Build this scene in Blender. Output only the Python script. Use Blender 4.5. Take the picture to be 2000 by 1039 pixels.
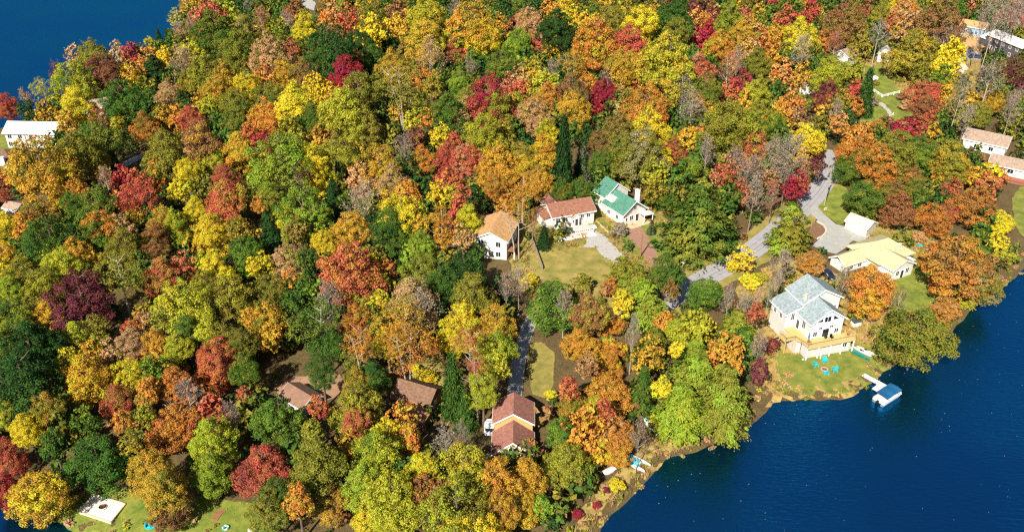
import bpy, bmesh, math, random
import numpy as np
from mathutils import Vector, Matrix

# ------------------------------------------------------------------ camera, sky, sun, exposure
CAM_H, PITCH, FPX = 107.0, math.radians(31.0), 1700.0      # drone height, tilt below the horizon, focal length in photo pixels
sc = bpy.context.scene
for o in list(bpy.data.objects):
    bpy.data.objects.remove(o)
cd = bpy.data.cameras.new('camera')
cd.sensor_fit = 'HORIZONTAL'; cd.sensor_width = 36.0; cd.lens = 36.0 * FPX / 2000.0
cd.clip_start = 1.0; cd.clip_end = 9000.0
cam = bpy.data.objects.new('camera', cd)
sc.collection.objects.link(cam)
cam.location = (0, 0, CAM_H)
cam.rotation_euler = (math.pi / 2 - PITCH, 0, 0)
sc.camera = cam

SUN_EL, SUN_AZ = math.radians(40.0), math.radians(205.0)   # azimuth clockwise from +Y: behind the camera, to its left
w = bpy.data.worlds.new('World'); sc.world = w; w.use_nodes = True
nt = w.node_tree; nt.nodes.clear()
sky = nt.nodes.new('ShaderNodeTexSky'); sky.sky_type = 'NISHITA'; sky.sun_disc = False
sky.sun_elevation = SUN_EL; sky.sun_rotation = SUN_AZ
sky.air_density = 1.0; sky.dust_density = 0.6; sky.ozone_density = 2.0
bg = nt.nodes.new('ShaderNodeBackground'); bg.inputs['Strength'].default_value = 0.05
wo = nt.nodes.new('ShaderNodeOutputWorld')
nt.links.new(sky.outputs[0], bg.inputs[0]); nt.links.new(bg.outputs[0], wo.inputs[0])
ld = bpy.data.lights.new('sun', 'SUN'); ld.energy = 5.0; ld.angle = math.radians(0.5); ld.color = (1.0, 0.93, 0.82)
sun = bpy.data.objects.new('sun', ld); sc.collection.objects.link(sun)
to_sun = Vector((math.sin(SUN_AZ) * math.cos(SUN_EL), math.cos(SUN_AZ) * math.cos(SUN_EL), math.sin(SUN_EL)))
sun.rotation_euler = to_sun.to_track_quat('Z', 'Y').to_euler()
sun.location = (0, 0, 300)
sc.view_settings.view_transform = 'Standard'; sc.view_settings.look = 'None'
sc.view_settings.exposure = 0.92; sc.view_settings.gamma = 1.0; sc.view_settings.use_curve_mapping = False
sc.render.engine = 'CYCLES'
sc.cycles.use_denoising = False
sc.cycles.max_bounces = 5; sc.cycles.diffuse_bounces = 3; sc.cycles.glossy_bounces = 2; sc.cycles.transmission_bounces = 3
sc.cycles.filter_width = 1.3

# ------------------------------------------------------------------ helpers
C = sc.collection
rng = np.random.default_rng(7)
random.seed(7)
PI = math.pi
CP, SP = math.cos(PITCH), math.sin(PITCH)


def un(px, py, z=0.0):
    """photo pixel -> (x, y) of the point at height z"""
    u = (px - 1000.0) / FPX; v = (519.5 - py) / FPX
    dy = CP + v * SP; dz = -SP + v * CP
    t = (z - CAM_H) / dz
    return u * t, dy * t


def proj(x, y, z):
    dz = z - CAM_H
    zc = y * CP - dz * SP; yc = y * SP + dz * CP
    return 1000 + FPX * x / zc, 519.5 - FPX * yc / zc, zc


def lin(c):
    f = lambda v: v / 12.92 if v <= 0.04045 else ((v + 0.055) / 1.055) ** 2.4
    return tuple(f(v / 255.0) for v in c)


def tag(o, label=None, cat=None, group=None, kind=None):
    if label: o['label'] = label
    if cat: o['category'] = cat
    if group: o['group'] = group
    if kind: o['kind'] = kind
    return o


def empty(name, loc, rz=0.0):
    o = bpy.data.objects.new(name, None)
    o.empty_display_size = 0.5
    o.location = loc; o.rotation_euler = (0, 0, rz)
    C.objects.link(o)
    return o


# ---- materials
MATS = {}


def mat(name, col, rough=0.8, var=0.12, scale=6.0, col2=None, bump=0.0, bscale=30.0, metal=0.0, spec=0.3, coord='Object', detail=6.0):
    """a procedural surface: two shades mixed by noise, with a little relief"""
    if name in MATS: return MATS[name]
    m = bpy.data.materials.new(name); m.use_nodes = True
    n = m.node_tree.nodes; L = m.node_tree.links
    b = n['Principled BSDF']
    b.inputs['Roughness'].default_value = rough; b.inputs['Metallic'].default_value = metal
    b.inputs['Specular IOR Level'].default_value = spec
    tc = n.new('ShaderNodeTexCoord')
    nz = n.new('ShaderNodeTexNoise'); nz.inputs['Scale'].default_value = scale; nz.inputs['Detail'].default_value = detail
    nz.inputs['Roughness'].default_value = 0.65
    L.new(tc.outputs[coord], nz.inputs['Vector'])
    r = n.new('ShaderNodeValToRGB')
    c1 = lin(col); c2 = lin(col2) if col2 else tuple(min(1, v * (1 + var)) for v in c1)
    c0 = tuple(v * (1 - var) for v in c1)
    r.color_ramp.elements[0].position = 0.3; r.color_ramp.elements[0].color = (*c0, 1)
    r.color_ramp.elements[1].position = 0.7; r.color_ramp.elements[1].color = (*c2, 1)
    L.new(nz.outputs['Fac'], r.inputs[0]); L.new(r.outputs[0], b.inputs['Base Color'])
    if bump:
        n2 = n.new('ShaderNodeTexNoise'); n2.inputs['Scale'].default_value = bscale; n2.inputs['Detail'].default_value = 3
        L.new(tc.outputs[coord], n2.inputs['Vector'])
        bp = n.new('ShaderNodeBump'); bp.inputs['Strength'].default_value = bump; bp.inputs['Distance'].default_value = 0.05
        L.new(n2.outputs['Fac'], bp.inputs['Height']); L.new(bp.outputs[0], b.inputs['Normal'])
    MATS[name] = m
    return m


def shingle(name, col, var=0.25):
    """asphalt shingles: courses and tabs as fine relief with mottled tone"""
    if name in MATS: return MATS[name]
    m = mat(name, col, rough=0.9, var=var, scale=2.2, spec=0.15)
    n = m.node_tree.nodes; L = m.node_tree.links
    b = n['Principled BSDF']; ramp = [x for x in n if x.type == 'VALTORGB'][0]
    tc = [x for x in n if x.type == 'TEX_COORD'][0]
    vo = n.new('ShaderNodeTexVoronoi'); vo.inputs['Scale'].default_value = 3.2
    L.new(tc.outputs['Object'], vo.inputs['Vector'])
    sep = n.new('ShaderNodeSeparateColor'); L.new(vo.outputs['Color'], sep.inputs[0])
    mr = n.new('ShaderNodeMapRange'); mr.inputs[3].default_value = 0.78; mr.inputs[4].default_value = 1.18
    L.new(sep.outputs[0], mr.inputs[0])
    mx = n.new('ShaderNodeVectorMath'); mx.operation = 'SCALE'
    L.new(ramp.outputs[0], mx.inputs[0]); L.new(mr.outputs[0], mx.inputs['Scale'])
    L.new(mx.outputs[0], b.inputs['Base Color'])
    wv = n.new('ShaderNodeTexWave'); wv.wave_type = 'BANDS'; wv.bands_direction = 'Z'; wv.wave_profile = 'SAW'; wv.inputs['Scale'].default_value = 2.6
    L.new(tc.outputs['Object'], wv.inputs['Vector'])
    bp = n.new('ShaderNodeBump'); bp.inputs['Strength'].default_value = 0.5; bp.inputs['Distance'].default_value = 0.04
    L.new(wv.outputs['Fac'], bp.inputs['Height']); L.new(bp.outputs[0], b.inputs['Normal'])
    return m


def siding(name, col, var=0.06, sc_=2.2):
    if name in MATS: return MATS[name]
    m = mat(name, col, rough=0.7, var=var, scale=1.5, spec=0.25)
    n = m.node_tree.nodes; L = m.node_tree.links
    b = n['Principled BSDF']; tc = [x for x in n if x.type == 'TEX_COORD'][0]
    wv = n.new('ShaderNodeTexWave'); wv.wave_type = 'BANDS'; wv.bands_direction = 'Z'; wv.wave_profile = 'SAW'; wv.inputs['Scale'].default_value = sc_
    L.new(tc.outputs['Object'], wv.inputs['Vector'])
    bp = n.new('ShaderNodeBump'); bp.inputs['Strength'].default_value = 0.6; bp.inputs['Distance'].default_value = 0.03
    L.new(wv.outputs['Fac'], bp.inputs['Height']); L.new(bp.outputs[0], b.inputs['Normal'])
    return m


def glass(name='window_glass', col=(28, 36, 42)):
    if name in MATS: return MATS[name]
    return mat(name, col, rough=0.08, var=0.3, scale=0.8, spec=0.8)


# ---- mesh building
class MB:
    def __init__(s): s.v = []; s.f = []; s.m = []; s.M = Matrix()

    def add(s, vs, fs, mi=0):
        k = len(s.v)
        s.v += [tuple(s.M @ Vector(p)) for p in vs]
        s.f += [tuple(i + k for i in f) for f in fs]; s.m += [mi] * len(fs)
        return s

    def box(s, x0, x1, y0, y1, z0, z1, mi=0):
        vs = [(x0, y0, z0), (x1, y0, z0), (x1, y1, z0), (x0, y1, z0), (x0, y0, z1), (x1, y0, z1), (x1, y1, z1), (x0, y1, z1)]
        return s.add(vs, [(0, 3, 2, 1), (4, 5, 6, 7), (0, 1, 5, 4), (1, 2, 6, 5), (2, 3, 7, 6), (3, 0, 4, 7)], mi)

    def prism(s, poly, axis, a, b, mi=0):
        """poly of (h, z) points extruded along axis 'x' or 'y' from a to b; poly anticlockwise seen from the -axis end for 'y'"""
        n = len(poly)
        P = (lambda h, z, t: (h, t, z)) if axis == 'y' else (lambda h, z, t: (t, h, z))
        vs = [P(h, z, a) for h, z in poly] + [P(h, z, b) for h, z in poly]
        fs = [tuple(range(n)), tuple(range(2 * n - 1, n - 1, -1))] + [(i, i + n, (i + 1) % n + n, (i + 1) % n) for i in range(n)]
        return s.add(vs, fs, mi)

    def tube(s, pts, radii, k=6, cap=True, mi=0):
        rings = []
        for i, p in enumerate(pts):
            p = Vector(p)
            d = (Vector(pts[min(i + 1, len(pts) - 1)]) - Vector(pts[max(i - 1, 0)])).normalized()
            a = d.orthogonal().normalized() if i == 0 else (a - d * a.dot(d)).normalized()
            b = d.cross(a)
            r = radii[i] if hasattr(radii, '__len__') else radii
            rings.append([p + (a * math.cos(2 * PI * j / k) + b * math.sin(2 * PI * j / k)) * r for j in range(k)])
        vs = [q for r_ in rings for q in r_]
        fs = []
        for i in range(len(pts) - 1):
            for j in range(k):
                fs.append((i * k + j, i * k + (j + 1) % k, (i + 1) * k + (j + 1) % k, (i + 1) * k + j))
        if cap:
            fs.append(tuple(range(k - 1, -1, -1))); fs.append(tuple((len(pts) - 1) * k + j for j in range(k)))
        return s.add(vs, fs, mi)

    def bar(s, p, q, w, h=None, mi=0):
        p, q = Vector(p), Vector(q); d = q - p; L_ = d.length; d.normalize()
        h = h or w
        up = Vector((0, 0, 1)) if abs(d.z) < 0.95 else Vector((0, 1, 0))
        a = d.cross(up).normalized(); b = a.cross(d)
        vs = []
        for t in (p, q):
            vs += [t - a * w / 2 - b * h / 2, t + a * w / 2 - b * h / 2, t + a * w / 2 + b * h / 2, t - a * w / 2 + b * h / 2]
        return s.add(vs, [(3, 2, 1, 0), (4, 5, 6, 7), (0, 1, 5, 4), (1, 2, 6, 5), (2, 3, 7, 6), (3, 0, 4, 7)], mi)

    def lathe(s, prof, k=16, mi=0, closed=False):
        vs = [(r * math.cos(2 * PI * j / k), r * math.sin(2 * PI * j / k), z) for r, z in prof for j in range(k)]
        n = len(prof); fs = []
        for i in range(n if closed else n - 1):
            for j in range(k):
                fs.append((i * k + j, i * k + (j + 1) % k, ((i + 1) % n) * k + (j + 1) % k, ((i + 1) % n) * k + j))
        if not closed:
            fs.append(tuple(range(k - 1, -1, -1))); fs.append(tuple((n - 1) * k + j for j in range(k)))
        return s.add(vs, fs, mi)

    def loft(s, rings, mi=0):
        k = len(rings[0]); vs = [p for r in rings for p in r]; fs = []
        for i in range(len(rings) - 1):
            for j in range(k):
                fs.append((i * k + j, i * k + (j + 1) % k, (i + 1) * k + (j + 1) % k, (i + 1) * k + j))
        fs.append(tuple(range(k - 1, -1, -1))); fs.append(tuple((len(rings) - 1) * k + j for j in range(k)))
        return s.add(vs, fs, mi)

    def build(s, name, mats, parent=None, smooth=False, bevel=0.0):
        me = bpy.data.meshes.new(name)
        me.from_pydata(s.v, [], s.f)
        if not isinstance(mats, (list, tuple)): mats = [mats]
        for m in mats: me.materials.append(m)
        me.polygons.foreach_set('material_index', s.m)
        bm = bmesh.new(); bm.from_mesh(me)
        bmesh.ops.recalc_face_normals(bm, faces=bm.faces)
        if bevel:
            bmesh.ops.bevel(bm, geom=bm.edges[:], offset=bevel, segments=1, affect='EDGES')
        bm.to_mesh(me); bm.free()
        if smooth:
            me.polygons.foreach_set('use_smooth', [True] * len(me.polygons))
        me.update()
        o = bpy.data.objects.new(name, me); C.objects.link(o)
        if parent is not None: o.parent = parent
        return o


def boxo(name, parent, x0, x1, y0, y1, z0, z1, m, bevel=0.0):
    return MB().box(x0, x1, y0, y1, z0, z1).build(name, m, parent, bevel=bevel)


def np_mesh(name, verts, quads, mats, attrs=None, midx=None):
    me = bpy.data.meshes.new(name)
    nv, nf = len(verts), len(quads)
    k = quads.shape[1]
    me.vertices.add(nv); me.vertices.foreach_set('co', np.ascontiguousarray(verts, dtype=np.float32).ravel())
    me.loops.add(nf * k); me.loops.foreach_set('vertex_index', np.ascontiguousarray(quads, dtype=np.int32).ravel())
    me.polygons.add(nf)
    me.polygons.foreach_set('loop_start', np.arange(0, nf * k, k, dtype=np.int32))
    if midx is not None: me.polygons.foreach_set('material_index', np.ascontiguousarray(midx, dtype=np.int32))
    me.update(calc_edges=True)
    for m in mats: me.materials.append(m)
    for an, (tp, arr) in (attrs or {}).items():
        a = me.attributes.new(an, tp, 'FACE')
        a.data.foreach_set('color' if tp == 'FLOAT_COLOR' else 'value', np.ascontiguousarray(arr, dtype=np.float32).ravel())
    return me


# ------------------------------------------------------------------ terrain and lakes
NEAR_PX = [(1150, 1060), (1168, 1036), (1195, 1000), (1238, 962), (1268, 930), (1292, 903), (1330, 888), (1385, 875), (1440, 852), (1468, 828), (1502, 800), (1512, 780), (1545, 780),
           (1600, 783), (1650, 776), (1690, 758), (1718, 735), (1748, 712), (1800, 690), (1850, 660), (1885, 612), (1925, 582), (1962, 560), (2002, 528), (2060, 500)]
FAR_PX = [(-60, 272), (0, 252), (60, 232), (108, 207), (178, 170), (258, 142), (302, 112), (336, 82), (352, 40), (348, 0), (360, -40)]
near_poly = np.array([un(*p) for p in NEAR_PX] + [(230, 215), (420, 250), (520, 100), (480, -160), (-160, -160), (-190, 60), (-130, 104)]
                     + [un(*p) for p in ((-60, 982), (0, 994), (60, 1008), (125, 1022), (175, 1042), (240, 1068), (480, 1090), (700, 1100), (1000, 1110), (1090, 1090))])
far_poly = np.array([un(*p) for p in FAR_PX] + [(-150, 600), (-260, 760), (-700, 800), (-900, 300), (-420, 190), (-240, 225)])


def sdf(X, Y, poly):
    """signed distance to a polygon, negative inside"""
    X = np.asarray(X, dtype=float); Y = np.asarray(Y, dtype=float)
    d2 = np.full(X.shape, 1e18); ins = np.zeros(X.shape, bool)
    n = len(poly)
    for i in range(n):
        ax, ay = poly[i]; bx, by = poly[(i + 1) % n]
        ex, ey = bx - ax, by - ay
        t = np.clip(((X - ax) * ex + (Y - ay) * ey) / (ex * ex + ey * ey), 0, 1)
        d2 = np.minimum(d2, (X - ax - t * ex) ** 2 + (Y - ay - t * ey) ** 2)
        cr = ((ay > Y) != (by > Y)) & (X < ex * (Y - ay) / (ey if abs(ey) > 1e-9 else 1e-9) + ax)
        ins ^= cr
    d = np.sqrt(d2)
    return np.where(ins, -d, d)


def ground(X, Y):
    X = np.asarray(X, dtype=float); Y = np.asarray(Y, dtype=float)
    wob = 0.6 * np.sin(X * 0.55 + 1.3) * np.sin(Y * 0.47) + 0.35 * np.sin(X * 1.3 + Y * 0.9)
    d = np.minimum(sdf(X, Y, near_poly), sdf(X, Y, far_poly)) + wob
    land = 0.35 * np.clip(d / 1.2, 0, 1) + 2.9 * (1 - np.exp(-np.maximum(d, 0) / 45.0))
    roll = (0.5 * np.sin(X * 0.045 + 0.7) * np.cos(Y * 0.038) + 0.25 * np.sin(X * 0.11 + Y * 0.07)) * np.clip(d / 30, 0, 1)
    return np.where(d > 0, land + roll, np.maximum(d * 0.3, -2.5))


def gz(x, y): return float(ground(np.array([x]), np.array([y]))[0])


def at(px, py, dz=0.0):
    """photo pixel -> point on the ground (dz above it)"""
    z = 2.0
    for _ in range(6):
        x, y = un(px, py, z); z = gz(x, y) + dz
    return Vector((x, y, z))


def inside(X, Y, poly): return sdf(X, Y, poly) < 0


# the land, one sheet: fine where the picture looks, coarse out to the horizon
def grid_land():
    xs = np.unique(np.concatenate([np.linspace(-4000, -330, 24), np.arange(-330, 330.1, 2.5), np.linspace(330, 4000, 24)]))
    ys = np.unique(np.concatenate([np.linspace(-1500, 40, 14), np.arange(40, 520.1, 2.5), np.linspace(520, 6000, 30)]))
    X, Y = np.meshgrid(xs, ys)
    Z = ground(X, Y)
    V = np.stack([X, Y, Z], -1).reshape(-1, 3)
    nx = len(xs); ny = len(ys)
    i = (np.arange(ny - 1)[:, None] * nx + np.arange(nx - 1)[None, :]).ravel()
    return V, np.stack([i, i + 1, i + 1 + nx, i + nx], -1)


def litter_mat():
    m = mat('forest_floor', (78, 64, 44), rough=0.95, var=0.35, scale=0.35, col2=(98, 86, 50), bump=0.8, bscale=4.0, detail=10)  # litter colour kept dark, putting shade into the gaps between crowns
    n = m.node_tree.nodes; L = m.node_tree.links
    b = n['Principled BSDF']; ramp = [x for x in n if x.type == 'VALTORGB'][0]
    tc = [x for x in n if x.type == 'TEX_COORD'][0]
    vo = n.new('ShaderNodeTexVoronoi'); vo.inputs['Scale'].default_value = 5.5
    L.new(tc.outputs['Object'], vo.inputs['Vector'])
    sep = n.new('ShaderNodeSeparateColor'); L.new(vo.outputs['Color'], sep.inputs[0])
    r2 = n.new('ShaderNodeValToRGB'); r2.color_ramp.interpolation = 'CONSTANT'
    e = r2.color_ramp.elements
    e[0].position = 0; e[0].color = (*lin((70, 56, 38)), 1); e[1].position = 0.35; e[1].color = (*lin((106, 84, 50)), 1)
    for p, c in ((0.6, (84, 80, 42)), (0.8, (124, 98, 56)), (0.95, (112, 70, 46))):
        x = e.new(p); x.color = (*lin(c), 1)
    L.new(sep.outputs[0], r2.inputs[0])
    mx = n.new('ShaderNodeMix'); mx.data_type = 'RGBA'; mx.inputs[0].default_value = 0.5
    L.new(ramp.outputs[0], mx.inputs[6]); L.new(r2.outputs[0], mx.inputs[7]); L.new(mx.outputs[2], b.inputs['Base Color'])
    return m


V, Q = grid_land()
me = np_mesh('ground', V, Q, [litter_mat()])
me.polygons.foreach_set('use_smooth', [True] * len(me.polygons))
land = bpy.data.objects.new('ground', me); C.objects.link(land)
tag(land, kind='structure')


def water_mat():
    m = bpy.data.materials.new('lake_water'); m.use_nodes = True
    n = m.node_tree.nodes; L = m.node_tree.links; n.clear()
    out = n.new('ShaderNodeOutputMaterial')
    geo = n.new('ShaderNodeNewGeometry')
    mp = n.new('ShaderNodeMapping'); mp.inputs['Rotation'].default_value = (0, 0, math.radians(24)); mp.inputs['Scale'].default_value = (0.55, 1.5, 1.0)
    L.new(geo.outputs['Position'], mp.inputs['Vector'])
    n1 = n.new('ShaderNodeTexNoise'); n1.inputs['Scale'].default_value = 1.15; n1.inputs['Detail'].default_value = 4; n1.inputs['Roughness'].default_value = 0.6; n1.inputs['Distortion'].default_value = 0.4
    L.new(mp.outputs[0], n1.inputs['Vector'])
    n2 = n.new('ShaderNodeTexNoise'); n2.inputs['Scale'].default_value = 0.035; n2.inputs['Detail'].default_value = 3
    L.new(geo.outputs['Position'], n2.inputs['Vector'])
    bp = n.new('ShaderNodeBump'); bp.inputs['Strength'].default_value = 1.0; bp.inputs['Distance'].default_value = 0.2
    L.new(n1.outputs['Fac'], bp.inputs['Height'])
    st = n.new('ShaderNodeMapRange'); st.inputs[1].default_value = 0.38; st.inputs[2].default_value = 0.62; st.inputs[3].default_value = 0.45; st.inputs[4].default_value = 1.0
    L.new(n2.outputs['Fac'], st.inputs[0]); L.new(st.outputs[0], bp.inputs['Strength'])
    # the tone of the water itself: peat-dark with blue body, breezy patches a shade lighter
    r = n.new('ShaderNodeValToRGB')
    r.color_ramp.elements[0].position = 0.35; r.color_ramp.elements[0].color = (0.002, 0.010, 0.022, 1)
    r.color_ramp.elements[1].position = 0.7; r.color_ramp.elements[1].color = (0.002, 0.016, 0.034, 1)
    L.new(n2.outputs['Fac'], r.inputs[0])
    df = n.new('ShaderNodeBsdfDiffuse'); L.new(r.outputs[0], df.inputs[0]); L.new(bp.outputs[0], df.inputs['Normal'])
    gl = n.new('ShaderNodeBsdfGlossy'); gl.inputs['Color'].default_value = (0.02, 0.42, 0.92, 1); gl.inputs['Roughness'].default_value = 0.07
    L.new(bp.outputs[0], gl.inputs['Normal'])
    lw = n.new('ShaderNodeFresnel'); lw.inputs['IOR'].default_value = 5.4; L.new(bp.outputs[0], lw.inputs['Normal'])
    mx = n.new('ShaderNodeMixShader'); L.new(lw.outputs[0], mx.inputs[0]); L.new(df.outputs[0], mx.inputs[1]); L.new(gl.outputs[0], mx.inputs[2])
    L.new(mx.outputs[0], out.inputs[0])
    return m


WATER = water_mat()
o = MB().add([(-220, -200, 0), (560, -200, 0), (560, 160, 0), (-220, 160, 0), (-55, 160, 0), (-55, 262, 0), (560, 262, 0)], [(0, 1, 2, 4, 3), (4, 2, 6, 5)]).build('lake', WATER)
tag(o, kind='structure')
o = MB().add([(-950, 170, 0), (-60, 170, 0), (-60, 860, 0), (-950, 860, 0)], [(0, 1, 2, 3)]).build('lake', WATER)
tag(o, kind='structure')


# ---- sheets laid over the land: roads, drives, lawns
def drape(name, poly, dz, m, step=1.6, rough_edge=0.0):
    """a sheet that follows the land inside a polygon of world points"""
    P = [Vector((p[0], p[1], 0)) for p in poly]
    Q_ = []
    for i, a in enumerate(P):
        b = P[(i + 1) % len(P)]; k = max(1, int((b - a).length / step))
        for j in range(k):
            q = a.lerp(b, j / k)
            if rough_edge: q += Vector((random.uniform(-1, 1), random.uniform(-1, 1), 0)) * rough_edge
            Q_.append(q)
    bm = bmesh.new()
    vs = [bm.verts.new(q) for q in Q_]
    f = bm.faces.new(vs)
    bmesh.ops.triangulate(bm, faces=[f])
    for _ in range(5):
        es = [e for e in bm.edges if e.calc_length() > step * 2.2]
        if not es: break
        bmesh.ops.subdivide_edges(bm, edges=es, cuts=1)
        bmesh.ops.triangulate(bm, faces=[g for g in bm.faces if len(g.verts) > 3])
    co = np.array([v.co[:] for v in bm.verts]); z = ground(co[:, 0], co[:, 1])
    for v, h in zip(bm.verts, z): v.co.z = h + dz
    bmesh.ops.recalc_face_normals(bm, faces=bm.faces)
    me = bpy.data.meshes.new(name); bm.to_mesh(me); bm.free()
    if len(me.polygons) and me.polygons[0].normal.z < 0: me.flip_normals()
    me.materials.append(m)
    o = bpy.data.objects.new(name, me); C.objects.link(o)
    tag(o, kind='structure')
    return o


def ribbon(pts, half):
    """outline of a strip of the given half width along world points"""
    # smooth the centre line first
    for _ in range(2):
        q = [pts[0]]
        for a, b in zip(pts, pts[1:]):
            q += [a.lerp(b, 0.25), a.lerp(b, 0.75)]
        pts = q + [pts[-1]]
    L_, R_ = [], []
    for i, p in enumerate(pts):
        d = pts[min(i + 1, len(pts) - 1)] - pts[max(i - 1, 0)]
        n = Vector((-d.y, d.x, 0)).normalized()
        L_.append(p + n * half); R_.append(p - n * half)
    return pts, L_ + R_[::-1]


ASPH = mat('asphalt', (150, 148, 150), rough=0.9, var=0.12, scale=0.8, bump=0.3, bscale=12, spec=0.2)
GRAV = mat('gravel', (168, 164, 158), rough=0.95, var=0.16, scale=1.6, bump=0.8, bscale=9)
TARM = mat('worn_tarmac', (156, 156, 150), rough=0.92, var=0.12, scale=0.6, bump=0.3, bscale=10)
BRICKRED = mat('red_gravel', (148, 112, 96), rough=0.95, var=0.15, scale=1.4, bump=0.6, bscale=9)
GRASS = mat('lawn_grass', (90, 116, 36), rough=0.95, var=0.3, scale=0.5, col2=(136, 138, 56), bump=0.9, bscale=7, detail=10)
GRASSY = mat('dry_lawn', (112, 120, 44), rough=0.95, var=0.3, scale=0.3, col2=(164, 142, 80), bump=0.9, bscale=7, detail=10)
GREENLAWN = mat('green_lawn', (92, 116, 40), rough=0.95, var=0.3, scale=0.45, col2=(140, 136, 58), bump=0.9, bscale=7, detail=10)
MARSH = mat('marsh_grass_bed', (146, 128, 58), rough=0.95, var=0.3, scale=0.6, col2=(176, 150, 92), bump=0.9, bscale=6, detail=10)
ROUGH = []         # unmown ground
CLEAR = []         # polygons where no wild growth stands


def W(pxs): return [at(*p).to_2d() for p in pxs]


def sheet(name, pxs, dz, m, clear=True, rough_edge=0.35):
    poly = W(pxs)
    if clear: CLEAR.append(np.array(poly))
    if name == 'rough_grass': ROUGH.append(np.array(poly))
    return drape(name, poly, dz, m, rough_edge=rough_edge)


y_ = lambda X, Y: (1540 + X / 4.722, 370 + Y / 4.722)
b_ = lambda X, Y: (1000 + X / 6.11, 370 + Y / 6.11)

road_pts = [at(*p) for p in ((1636, 296), (1630, 314), (1620, 338), (1592, 384), (1545, 427), (1492, 474), (1432, 514), (1372, 546), (1318, 582), (1250, 612), (1190, 628))]
road_line, outline = ribbon(road_pts, 2.9)
drape('road', outline, 0.10, ASPH); CLEAR.append(np.array([p[:2] for p in outline]))
# tar seams along the lanes
for off in (-1.1, 0.15, 1.2):
    seam = []
    for i, p in enumerate(road_line):
        d = road_line[min(i + 1, len(road_line) - 1)] - road_line[max(i - 1, 0)]
        seam.append(p + Vector((-d.y, d.x, 0)).normalized() * (off + 0.08 * math.sin(i * 1.7 + off)))
    _, so = ribbon(seam, 0.04 if off != 0.15 else 0.06)
    drape('road_seam', so, 0.115, mat('tar_seam', (104, 102, 104), rough=0.8))
_, verge = ribbon(road_pts, 5.2)
drape('road_verge', verge, 0.045, GRASSY, rough_edge=0.5)
drive_pts = [at(*p) for p in ((1200, 626), (1140, 622), (1080, 606), (1046, 612), (1028, 645), (1016, 690), (1008, 740), (1003, 790))]
_, outline = ribbon(drive_pts, 1.4)
drape('driveway', outline, 0.125, mat('shaded_gravel', (150, 150, 150), rough=0.95, var=0.14, scale=1.2, bump=0.6, bscale=9)); CLEAR.append(np.array([p[:2] for p in outline]))  # gravel greyed and darkened, the drive's shade put into its colour
sheet('driveway', [y_(*p) for p in ((170, 190), (250, 150), (330, 235), (440, 325), (515, 345), (700, 420), (760, 420), (680, 500), (590, 475), (510, 555), (440, 600), (340, 580), (215, 520), (290, 462), (350, 410), (340, 350), (270, 290))], 0.13, TARM, rough_edge=0.1)
sheet('driveway', [b_(*p) for p in ((890, 520), (970, 425), (1020, 505), (1110, 560), (1235, 690), (1340, 790), (1420, 860), (1300, 900), (1130, 830), (1050, 765), (1000, 700), (850, 690), (900, 600))], 0.08, GRAV, rough_edge=0.25)
sheet('driveway', [(1219, 452), (1236, 445), (1251, 442), (1262, 458), (1280, 492), (1300, 520), (1270, 520), (1250, 488), (1232, 468)], 0.08, BRICKRED, rough_edge=0.15)
sheet('driveway', [(1868, 105), (1895, 96), (1918, 108), (1915, 118), (1880, 120)], 0.12, TARM)
sheet('path', [(1862, 118), (1876, 116), (1892, 135), (1880, 145), (1864, 138)], 0.10, mat('pale_path', (205, 190, 172), rough=0.95, var=0.1, scale=1.0))
sheet('path', [(1714, 202), (1722, 200), (1744, 222), (1738, 226)], 0.12, GRAV)
sheet('road_end', [(585, 0), (600, -6), (618, 8), (612, 22), (596, 16)], 0.10, TARM)
sheet('path', [(240, 318), (262, 306), (280, 300), (286, 306), (262, 318), (244, 328)], 0.10, GRAV)

# rough grass round the houses and along the shore, under the mown lawns
sheet('rough_grass', [(1440, 560), (1500, 520), (1560, 505), (1620, 530), (1700, 560), (1760, 600), (1850, 590), (1840, 640), (1790, 690), (1740, 728), (1660, 778), (1530, 782), (1500, 790), (1480, 720), (1462, 640)], 0.025, MARSH, clear=False, rough_edge=0.8)
sheet('rough_grass', [(1000, 430), (1060, 400), (1150, 390), (1290, 400), (1330, 470), (1330, 545), (1280, 560), (1180, 600), (1050, 600), (1000, 540)], 0.025, GRASSY, clear=False, rough_edge=0.8)
sheet('rough_grass', [(1110, 1050), (1160, 960), (1220, 900), (1290, 850), (1350, 870), (1300, 898), (1250, 950), (1195, 1000), (1160, 1050)], 0.025, MARSH, clear=False, rough_edge=0.6)
sheet('rough_grass', [(1680, 440), (1760, 430), (1830, 470), (1840, 510), (1780, 520), (1700, 470)], 0.025, GRASSY, clear=False, rough_edge=0.8)
sheet('rough_grass', [(1660, 90), (1760, 80), (1850, 110), (1940, 110), (1990, 130), (1990, 170), (1880, 190), (1800, 240), (1680, 250)], 0.025, MARSH, clear=False, rough_edge=0.8)
sheet('lawn', [(1508, 652), (1530, 690), (1560, 694), (1660, 672), (1690, 672), (1722, 690), (1752, 702), (1738, 724), (1704, 746), (1660, 768), (1600, 774), (1556, 772), (1532, 760), (1514, 720)], 0.06, GREENLAWN)
sheet('lawn', [(1742, 548), (1786, 522), (1818, 508), (1836, 520), (1846, 560), (1838, 590), (1800, 606), (1752, 612), (1738, 590)], 0.06, GRASS)
sheet('lawn', [(1042, 470), (1070, 494), (1130, 484), (1168, 486), (1196, 520), (1212, 560), (1150, 585), (1080, 575), (1044, 545), (1030, 510)], 0.06, GRASSY)
sheet('lawn', [(1158, 425), (1200, 450), (1222, 470), (1250, 505), (1290, 525), (1310, 500), (1290, 455), (1268, 436), (1240, 440), (1205, 448), (1170, 424)], 0.05, GRASS)
sheet('lawn', [(1618, 372), (1645, 362), (1664, 380), (1665, 415), (1640, 440), (1612, 420), (1598, 402)], 0.06, GRASS)
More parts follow.
